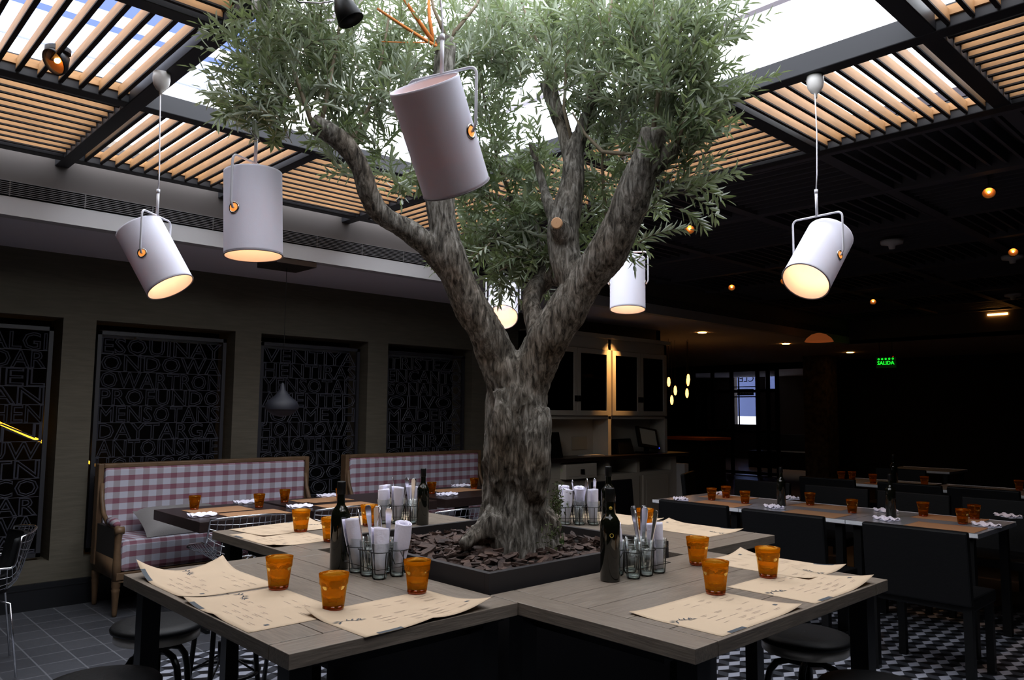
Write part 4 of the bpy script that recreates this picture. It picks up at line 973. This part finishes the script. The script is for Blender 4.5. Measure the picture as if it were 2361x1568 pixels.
# ------------------------------------------------------------------ dark tables by the benches
def darktable(x0, x1, label):
    t = thing('dining_table', label, 'table', ((x0+x1)/2, 3.63, 0), 0, 'dark tables in front of the benches')
    w_ = (x1-x0)/2
    b = MB(); b.box(-w_, -.40, .68, w_, .42, .75); b.build('tabletop', m_darkwood, t, bevel=.003)
    b = MB(); b.box(-.045, -.045, .03, .045, .045, .68); b.build('pedestal', m_black, t)
    b = MB(); b.box(-.25, -.25, 0, .25, .25, .03); b.build('base', m_black, t, bevel=.006)
darktable(.42, 1.19, 'dark square table nearest the left gingham bench')
darktable(1.24, 2.33, 'dark long table in the middle behind the back left table section')
darktable(2.42, 3.42, 'dark table just left of the tree trunk')
def flatnap(p, label, group, z=.752, rz=0):
    b = MB(); 
    for k in range(5):
        n = 12; y = (k-2)*.020; vs = []
        for i in range(n+1):
            x = -.085+.17*i/n; zz = .008+.006*math.sin(i*1.1+k*2)
            vs += [(x, y-.012, zz), (x, y, zz+.010), (x, y+.012, zz)]
        b.add(vs, [(i*3+j, i*3+j+1, i*3+j+4, i*3+j+3) for i in range(n) for j in range(2)])
    b.box(-.08,-.045,0,.08,.045,.010)
    o = b.build('folded_napkin', m_nap, smooth=False); o.location = (p[0], p[1], z); o.rotation_euler = (0,0,rz); tag(o, label, 'napkin', group)
    return o
GN = 'folded napkins on the dark tables'
for px_, py_, lb in ((465,1190,'folded white napkin at the near corner of the first dark table'), (567,1160,'folded white napkin left of the greenish tumbler'), (690,1170,'folded white napkin on the second dark table, front edge'), (756,1145,'folded white napkin at the back of the second dark table'), (1030,1142,'folded white napkin on the front edge of the third dark table'), (1062,1122,'folded white napkin at the back of the third dark table')):
    flatnap(PZ(px_, py_, .752), lb, GN, .7522)
for (ox, oy, rz_, lb) in ((.55,3.60,0,'brown paper mat at the back of the first dark table'), (.66,3.26,0,'brown paper mat at the front of the first dark table'), (1.42,3.68,0,'brown paper mat at the back of the second dark table'), (1.40,3.26,0,'brown paper mat on the front of the second dark table'), (2.74,3.62,0,'brown paper mat at the back of the third dark table')):
    placemat((ox, oy), rz_, lb, [(0,0,.012,.1)], z0=.751, sm='d', group='brown paper mats on the dark tables')
# ------------------------------------------------------------------ marble tables + black chairs
def marble(x0, x1, y0, y1, label, grp):
    t = thing('marble_table', label, 'table', ((x0+x1)/2, (y0+y1)/2, 0), 0, grp); w_, l_ = (x1-x0)/2, (y1-y0)/2
    b = MB(); b.box(-w_+.004, -l_, .722, w_-.004, l_, .75); b.build('tabletop', m_marble, t)
    for sg in (-1,1): b = MB(); b.box(sg*w_-.004, -l_, .728, sg*w_+.004, l_, .752); b.build('metal_edge', m_edgew, t)
    for sx in (1,-1):
        for sy in (1,-1):
            b = MB(); b.cbox((sx*(w_-.06), sy*(l_-.06), .361), (.05,.05,.722)); b.build('leg', m_black, t)
GMt = 'marble topped tables in a row'
marble(3.74, 4.56, 1.36, 2.15, 'marble table at the left end of the row, with the bright reflection', GMt)
marble(3.74, 4.56, .555, 1.355, 'marble table in the middle of the row, between the black bottles', GMt)
marble(3.74, 4.56, -.25, .55, 'marble table at the right end of the row, nearest the camera', GMt)
marble(6.62, 7.35, 1.10, 2.0, 'far marble table lit orange behind the first row', 'far marble tables')
marble(6.62, 7.35, .15, 1.05, 'far marble table at the right edge behind the first row', 'far marble tables')
marble(9.2, 9.9, 1.6, 2.4, 'farthest small table glowing faintly in the dark', 'far marble tables')
def black_chair(x, y, rz, label, grp):
    t = thing('black_chair', label, 'chair', (x, y, 0), rz, grp)
    b = MB(); b.box(-.27,-.23,.40,.27,.22,.47); b.build('seat', m_blackrough, t, bevel=.012)
    b = MB(); T = Matrix.Translation((0,.22,.44))@Matrix.Rotation(math.radians(-5), 4, 'X'); b.box(-.28,-.02,.0,.28,.025,.40, T); b.build('backrest', m_blackrough, t, bevel=.01)
    for sx in (1,-1):
        b = MB(); b.box(sx*.24-.02,-.21,0,sx*.24+.02,-.17,.40); b.build('leg', m_black, t)
        b = MB(); b.box(sx*.25-.022,.18,0,sx*.25+.022,.225,.44); b.build('leg', m_black, t)
    return t
GC = 'black chairs along the marble tables'
ch0 = black_chair(3.42, 1.38, PI/2, 'black chair left of the tree-side marble table end, its back to us', GC)
# local +y is the back; facing +x means back towards -x: rz=+90deg
for (x, y, rz_, lb) in ((3.40,.70,PI/2,'black chair back below the bright reflection on the marble table'), (3.38,-.10,PI/2,'black chair nearest the camera, right part, with its long leg on the tiles'),
        (4.92,1.95,-PI/2,'black chair on the far side of the left marble table'), (4.92,1.25,-PI/2,'black chair on the far side behind the first black bottle'), (4.92,.62,-PI/2,'black chair on the far side between the bottles'), (4.92,-.02,-PI/2,'black chair on the far side at the right table end'),
        (4.1,2.62,0,'black chair at the head of the marble table in front of the cabinet')):
    dup(ch0, (x, y, 0), rz_, lb, GC)
GC2 = 'black chairs along the far tables'
for (x, y, rz_, lb) in ((6.28,1.72,PI/2,'black chair before the far orange-lit table'), (6.28,.95,PI/2,'black chair in the middle before the far tables'), (6.28,.35,PI/2,'black chair before the far table at the right edge'), (7.75,1.75,-PI/2,'black chair behind the far orange-lit table'), (5.6,2.75,.4,'black chair standing alone near the glass doors')):
    dup(ch0, (x, y, 0), rz_, lb, GC2)
GN2 = 'folded napkins on the marble tables'
for px_, py_, rz_, lb in ((1570,1153,1.2,'folded napkin at the left tip of the marble tables'), (1662,1140,1.2,'folded napkin behind the two left tumblers'), (1785,1171,1.3,'folded napkin in front of the first black bottle'), (1822,1150,1.3,'folded napkin behind the first black bottle'), (2045,1199,1.4,'folded napkin in front of the second black bottle'), (2043,1180,1.4,'folded napkin behind the second black bottle'), (2275,1213,1.3,'folded napkin at the near end of the right marble table'), (2325,1192,1.3,'folded napkin at the right edge of the marble table')):
    flatnap(PZ(px_, py_, .752), lb, GN2, .7522, rz_-.4)
for (ox, oy, lb) in ((4.06,1.42,'brown paper mat on the left marble table, front side'), (4.52,1.62,'brown paper mat on the left marble table, back side'), (4.06,.64,'brown paper mat on the middle marble table, front'), (4.53,.80,'brown paper mat on the middle marble table, back'), (4.07,-.22,'brown paper mat on the right marble table, front'), (4.54,-.10,'brown paper mat on the right marble table, back'), (6.98,1.25,'brown paper mat on the far orange-lit table'), (6.98,.30,'brown paper mat on the far right table')):
    placemat((ox, oy), PI/2, lb, [(0,0,.006,.1)], z0=.7505, sm='m', group='brown paper mats on the marble tables')
# ------------------------------------------------------------------ cabinet
CX0, CX1 = 4.75, 7.28
t = thing('wall_cabinet', 'cream painted wall cabinet with glass doors above an open counter niche', 'cabinet', (CX0, 4.45, 1.38))
W_ = CX1-CX0; H_ = 2.42-1.38
b = MB(); b.box(0, .05, 0, W_, .37, .04); b.box(0, .05, H_-.17, W_, .37, H_); b.box(0, .30, 0, W_, .37, H_)
posts = [0, .62-.04, 1.30, 2.0-.02, W_-.06]
for x in (0, 1.27, W_-.06): b.box(x, .05, 0, x+.06, .37, H_)
b.box(.02, -.0, H_-.03, W_+.03, .37, H_+.02); b.box(0, .08, .5, W_, .34, .515)
b.box(0, .30, -.46, W_, .37, 0); b.box(1.27, .05, -.46, 1.33, .37, 0); b.box(W_-.06, .05, -.46, W_, .37, 0); b.box(0,.05,-.46,.06,.37,0)
b.build('body', m_cab, t, bevel=.003)
def cdoor(x0, x1, hs):
    z0, z1 = .045, H_-.175
    b = MB(); f_ = .06
    b.box(x0, .02, z0, x0+f_, .05, z1); b.box(x1-f_, .02, z0, x1, .05, z1); b.box(x0+f_, .02, z0, x1-f_, .05, z0+f_); b.box(x0+f_, .02, z1-f_, x1-f_, .05, z1)
    d = b.build('door', m_cab, t, bevel=.002)
    b = MB(); b.box(x0+f_, .032, z0+f_, x1-f_, .036, z1-f_); b.build('pane', m_pane, d)
    hx = x0+.03 if hs < 0 else x1-.03
    b = MB(); b.box(hx-.022, .005, z0+.17, hx+.022, .02, z0+.24); b.build('latch', m_black, d)
cdoor(.06, .66, 1); cdoor(.665, 1.27, -1); cdoor(1.33, 1.90, 1); cdoor(1.905, W_-.06, -1)
t = thing('base_cabinet', 'cream base cabinet with drawers under the dark counter', 'cabinet', (CX0, 4.40, 0))
b = MB(); b.box(0, .03, .0, W_+.1, .42, .70); b.box(0, .03, .70, .35, .42, .88); b.box(1.15, .03, .70, 1.22, .42, .88); b.box(1.75, .03, .70, 1.82, .42, .88); b.box(2.5, .03, .70, W_+.1, .42, .88); b.box(0, .38, .70, W_+.1, .42, .88)
b.build('body', m_cab, t, bevel=.003)
b = MB(); b.box(.32, -.06, .69, .86, .03, .86); b.box(.37, -.065, .72, .81, -.06, .83); d = b.build('drawer', m_cab, t, bevel=.002)
b = MB(); b.box(.565, -.085, .745, .615, -.065, .80); b.build('latch', m_black, d)
for x in (.02, .62, 1.22, 1.85):
    b = MB(); b.box(x+.02, .012, .12, x+.57, .03, .66); b.box(x+.08, .008, .18, x+.51, .012, .60); b.build('door', m_cab, t, bevel=.002)
o = MB().box(CX0-.03, 4.34, .885, CX1+.28, 4.83, .93).build('countertop', m_darkwood, loc=(CX0, 4.34, .885), bevel=.003); tag(o, 'dark wood countertop running under the glass-door cabinet', 'countertop')
# counter items
c = on(1500, 1015, 1, 4.5)
t = thing('till_monitor', 'tilted black till monitor with a dim screen on the counter', 'monitor', (c.x, 4.55, .93))
R = Matrix.Translation((0,0,.19))@Matrix.Rotation(math.radians(-18), 4, 'X')@Matrix.Rotation(math.radians(8), 4, 'Y')
b = MB(); b.box(-.21,-.02,-.13,.21,.015,.15, R); b.build('case', m_black, t, bevel=.005)
b = MB(); b.box(-.16,-.022,-.09,.16,-.0205,.12, R); b.build('screen', m_moni, t)
b = MB(); b.box(-.12,-.08,0,.12,.12,.02); b.box(-.03,.0,.02,.03,.04,.16); b.build('stand', m_black, t)
b = MB(); b.cbox((.19,-.024,-.115),(.01,.004,.01), R); b.build('power_light', m_blue, t)
for (x0, y0, x1, h, lb, nm, ct) in ((1255,1045,1295,.30,'black box-shaped machine at the trunk side of the counter','printer','printer'), (1425,1045,1460,.20,'low dark terminal beside the till monitor','card_terminal','terminal')):
    p = on(x0, y0, 1, 4.55); q = on(x1, y0, 1, 4.55)
    b = MB(); w_ = q.x-p.x; b.add([(0,0,0),(w_,0,0),(w_,.22,0),(0,.22,0),(0,.03,h),(w_*.85,.03,h),(w_*.8,.2,h*.9),(0,.2,h*.9)], [(3,2,1,0),(4,5,6,7),(0,1,5,4),(1,2,6,5),(2,3,7,6),(3,0,4,7)])
    o = b.build(nm, m_blackrough, bevel=.008); o.location = (p.x, 4.52, .93); tag(o, lb, ct)
b = MB(); 
for k in range(4): b.box(-.14+.01*k, -.10, .004*k, .14-.008*k, .1, .004*k+.003)
o = b.build('paper_stack', m_porc); p = on(1365,1048,1,4.55); o.location = (p.x, 4.56, .931); tag(o, 'small stack of papers on the counter below the lit cabinet post', 'paper')
o = MB().box(0,0,0,.28,.006,.16).build('paper_notice', mat('notice_paper', (176,166,146), .8)); o.location = (on(1318,1020,1,4.74).x, 4.735, 1.0); tag(o, 'blank pale notice against the niche wall', 'notice')
# candle bulbs cluster beyond the cabinet
Gb = 'long warm filament bulbs beyond the cabinet'
for k, (px_, py_) in enumerate(((1542,881),(1587,874),(1557,901),(1584,907),(1549,923),(1586,880))):
    P = PD(px_, py_, 12.3+.1*k); t = thing('filament_bulb', 'long warm filament bulb hanging in the dark bar beyond the cabinet', 'bulb', P, 0, Gb)
    b = MB(); b.lathe([(.001,-.075),(.018,-.06),(.028,-.01),(.022,.05),(.012,.075),(.001,.08)], 10); b.build('glass', m_bulbf, t, smooth=True)
    b = MB(); b.tube([(0,0,.08),(0,0,2.64-P.z)], .004, 4); b.build('cord', m_black, t)
# bar counter lit orange
p = on(1545,1000,0,9.4); q = on(1625,1000,0,9.4)
o = thing('bar_counter', 'dark bar counter with an orange-lit wooden top beyond the cabinet', 'bar counter', (9.4, q.y, 0)); L_ = p.y+.3-q.y
b = MB(); b.box(0, 0, 1.02, .8, L_, 1.06); b.build('countertop', mat('bar_wood', (150,86,44), .4), o)
b = MB(); b.box(.05, .05, 0, .7, L_, 1.02); b.build('body', m_void, o)
# end panel right of the base cabinet
o = MB().box(0,0,0,.09,.42,.78).build('service_post', m_porc); o.location = (on(1572,1130,1,4.35).x, 4.3, 0); tag(o, 'pale upright panel at the right end of the base cabinet', 'panel')
# ------------------------------------------------------------------ glass doors, hall
XP = 15.4
t = thing('glass_partition', 'black steel framed glass partition in front of the bright street window', 'partition', (XP, 0, 0))
ys = [on(x_, 950, 0, XP).y for x_ in (1600, 1644, 1688, 1748, 1772, 1793)]; zt = 2.50
b = MB()
for yv_ in ys: b.box(-.03, yv_-.04, 0, .03, yv_+.04, zt)
for z in (.02, 1.0, 1.96, zt-.03): b.box(-.028, ys[-1], z, .028, ys[0], z+.07)
b.build('steel_frame', m_black, t)
b = MB(); b.box(-.003, ys[-1], .05, .003, ys[0], zt-.03); b.build('glass', thinmat('partition_glass', (205,205,210)), t)
b = MB(); b.box(15.3, ys[0], 0, 15.5, FY1, 2.63); b.box(15.3, 6.35, 2.5, 15.5, ys[0], 2.64); o = b.build('wall_partition', m_void); struct(o)
p = on(1855, 1000, 0, 13.6); q = on(1908, 1000, 0, 13.6)
b = MB(); b.box(13.6, q.y, 0, 14.1, p.y, 2.64); o = b.build('stone_column', m_stone, loc=(13.6, q.y, 0)); tag(o, 'rough stone column right of the glass partition', 'column')
# street seen through the window: white shopfront and parked car with mirrored letters
gx = WX+3.5
b = MB(); b.box(gx, 2, 1.35, gx+.1, 20, 6); o = b.build('street_shopfront', mat('street_wall', (78,90,128), .8)); tag(o, 'pale street facade seen through the bright window', 'building')
b = MB(); b.box(gx-.2, 2, 0, gx+.1, 20, .9); b.use(m_facade)
o = b.build('street_hedge', mat('hedge_grey', (120,150,130), .9)); tag(o, 'low hedge and car roofs at the bottom of the bright window', 'hedge')
t = thing('window_sign', 'mirrored dark letters on the bright street window', 'sign', (WX+.02, 0, 0))
pA = on(1738, 880, 0, WX+.02); vs, fs = textmesh('CLE', .32, 'x', None, mirror=True, loc=(0,0,0), rot=(PI/2,0,-PI/2)); 
ymx = max(v[1] for v in vs); ymn = min(v[1] for v in vs)
b = MB(); b.add([(v[0], v[1]-ymn+pA.y-.0, v[2]+pA.z) for v in vs], fs); b.build('large_letters', m_ink, t)
pB = on(1738, 908, 0, WX+.02); vs, fs = textmesh('NOS.VY', .15, 'x', None, mirror=True, rot=(PI/2,0,-PI/2)); ymn = min(v[1] for v in vs)
b = MB(); b.box(0, pB.y, pB.z-.05, .005, w0.y-.1, pB.z+.16); b.build('letter_band', m_ink, t)
b = MB(); b.add([(v[0]-.012, v[1]-ymn+pB.y, v[2]+pB.z) for v in vs], fs); b.build('small_letters', m_steelw, t)
b = MB(); zc = on(1715,893,0,WX).z; b.box(0, w1.y, zc, .02, w0.y, zc+.03); zc = on(1715,915,0,WX).z; b.box(0, w1.y, zc-.02, .02, w0.y, zc+.02); b.box(0, on(1703,900,0,WX).y-.02, w1.z, .02, on(1703,900,0,WX).y+.02, w0.z); o = b.build('window_1', m_black, loc=(0,0,0)); o.location = (WX, 0, 0); struct(o)
# low furniture silhouettes in the hall
b = MB(); b.box(18, 7.2, 0, 18.8, 9.4, .45); b.box(18.7, 7.2, .45, 18.8, 9.4, .9); o = b.build('lounge_sofa', m_blackrough, loc=(18,7.2,0)); tag(o, 'dark low sofa in the hall behind the glass partition', 'sofa')
# ------------------------------------------------------------------ exit sign
P = on(2043, 836, 0, 11.36); t = thing('exit_sign', 'green lit SALIDA exit sign hanging in the dark', 'exit sign', P)
b = MB(); b.box(-.006, -.155, -.085, .006, .155, .085); b.build('panel', m_greend, t)
vs, fs = textmesh('SALIDA', .085, 'x', None, width=.26, rot=(PI/2,0,-PI/2), extrude=.004); ymx = max(v[1] for v in vs); ymn = min(v[1] for v in vs)
b = MB(); b.add([(v[0]-.012, v[1]-(ymx+ymn)/2, v[2]-.035) for v in vs], fs); b.build('lettering', m_green, t)
b = MB()
for k in range(5):
    c = Vector((-.012, (k-2)*.055, .058)); b.tube([c+Vector((0, .012*math.cos(a_), .012*math.sin(a_))) for a_ in [2*PI*i/14 for i in range(14)]], .004, 4, closed=True)
b.build('printed_rings', m_green, t)
b = MB(); b.cbox((-.01,-.115,.092),(.012,.012,.012)); b.build('status_light', m_red, t)
b = MB(); b.tube([(0,-.1,.085),(0,-.1,2.65-P.z)], .004, 4); b.tube([(0,.1,.085),(0,.1,2.65-P.z)], .004, 4); b.build('hanger', m_black, t)
# ------------------------------------------------------------------ lights and world
def splight(loc, aim, e, size, col=(1,.55,.25), blend=.6):
    ld = bpy.data.lights.new('spot', 'SPOT'); ld.energy = e; ld.color = col; ld.spot_size = math.radians(size); ld.spot_blend = blend; ld.shadow_soft_size = .03
    o = bpy.data.objects.new('spot_light', ld); C.objects.link(o); o.location = loc; o.rotation_euler = (Vector(aim)-Vector(loc)).to_track_quat('-Z', 'Y').to_euler(); return o
splight((6.05,4.22,2.63), (6.07,4.53,1.85), 130, 46, (1,.50,.16), blend=1)
splight((4.15,1.9,2.85), (4.15,1.85,.75), 22, 40)
splight((4.4,-.23,2.85), (4.3,-.05,.75), 22, 40)
splight((6.8,1.3,2.85), (6.9,1.4,.75), 22, 40)
splight((6.9,.2,2.85), (6.95,.2,.75), 16, 40)
splight((9.4,2.4,2.85), (9.5,2.0,.75), 12, 40)
splight((9.6,5.4,2.60), (9.7,5.2,1.0), 9, 40)
splight((8.1,4.2,2.6), (8.1,4.2,0), 16, 60)
splight((12.0,5.6,2.6), (11.6,5.4,0), 14, 60, (1,.6,.35))
splight((2.1,2.2,2.9), (1.9,2.9,3.05), 1.2, 120)
splight((4.2,.9,2.85), (4.6,1.2,0), 8, 60)
splight((18.5,8.2,2.6), (18.5,8.2,0), 110, 120, (1,.8,.65))  # added lamp without a fixture, only brightens the dark hall
W = bpy.data.worlds.new('world'); bpy.context.scene.world = W; W.use_nodes = True
nt = W.node_tree; bg = nt.nodes['Background']; tc = nt.nodes.new('ShaderNodeTexCoord'); n = nt.nodes.new('ShaderNodeTexNoise'); n.inputs['Scale'].default_value = 2.2; n.inputs['Detail'].default_value = 4
nt.links.new(tc.outputs['Generated'], n.inputs['Vector']); r = nt.nodes.new('ShaderNodeValToRGB'); r.color_ramp.elements[0].color = (.77,.86,1,1); r.color_ramp.elements[1].color = (.96,.98,1,1); r.color_ramp.elements[0].position = .35; r.color_ramp.elements[1].position = .6
nt.links.new(n.outputs['Fac'], r.inputs['Fac']); nt.links.new(r.outputs['Color'], bg.inputs['Color']); bg.inputs['Strength'].default_value = 7.0
pl = bpy.data.lights.new('sky_portal', 'AREA'); pl.shape = 'RECTANGLE'; pl.size = 4.7; pl.size_y = 5.7; pl.cycles.is_portal = True
po = bpy.data.objects.new('sky_portal', pl); C.objects.link(po); po.location = (.9, 1.0, 3.6)
sc = bpy.context.scene
sc.view_settings.view_transform = 'Standard'; sc.view_settings.look = 'None'; sc.view_settings.gamma = 1; sc.view_settings.exposure = 0; sc.view_settings.use_curve_mapping = False
cy = sc.cycles; cy.use_denoising = True; cy.max_bounces = 7; cy.diffuse_bounces = 3; cy.glossy_bounces = 3; cy.transmission_bounces = 6; cy.transparent_max_bounces = 16; cy.caustics_reflective = False; cy.caustics_refractive = False; cy.sample_clamp_indirect = 4
try: cy.denoiser = 'OPENIMAGEDENOISE'; cy.denoising_input_passes = 'RGB_ALBEDO_NORMAL'
except Exception as e: print(e)
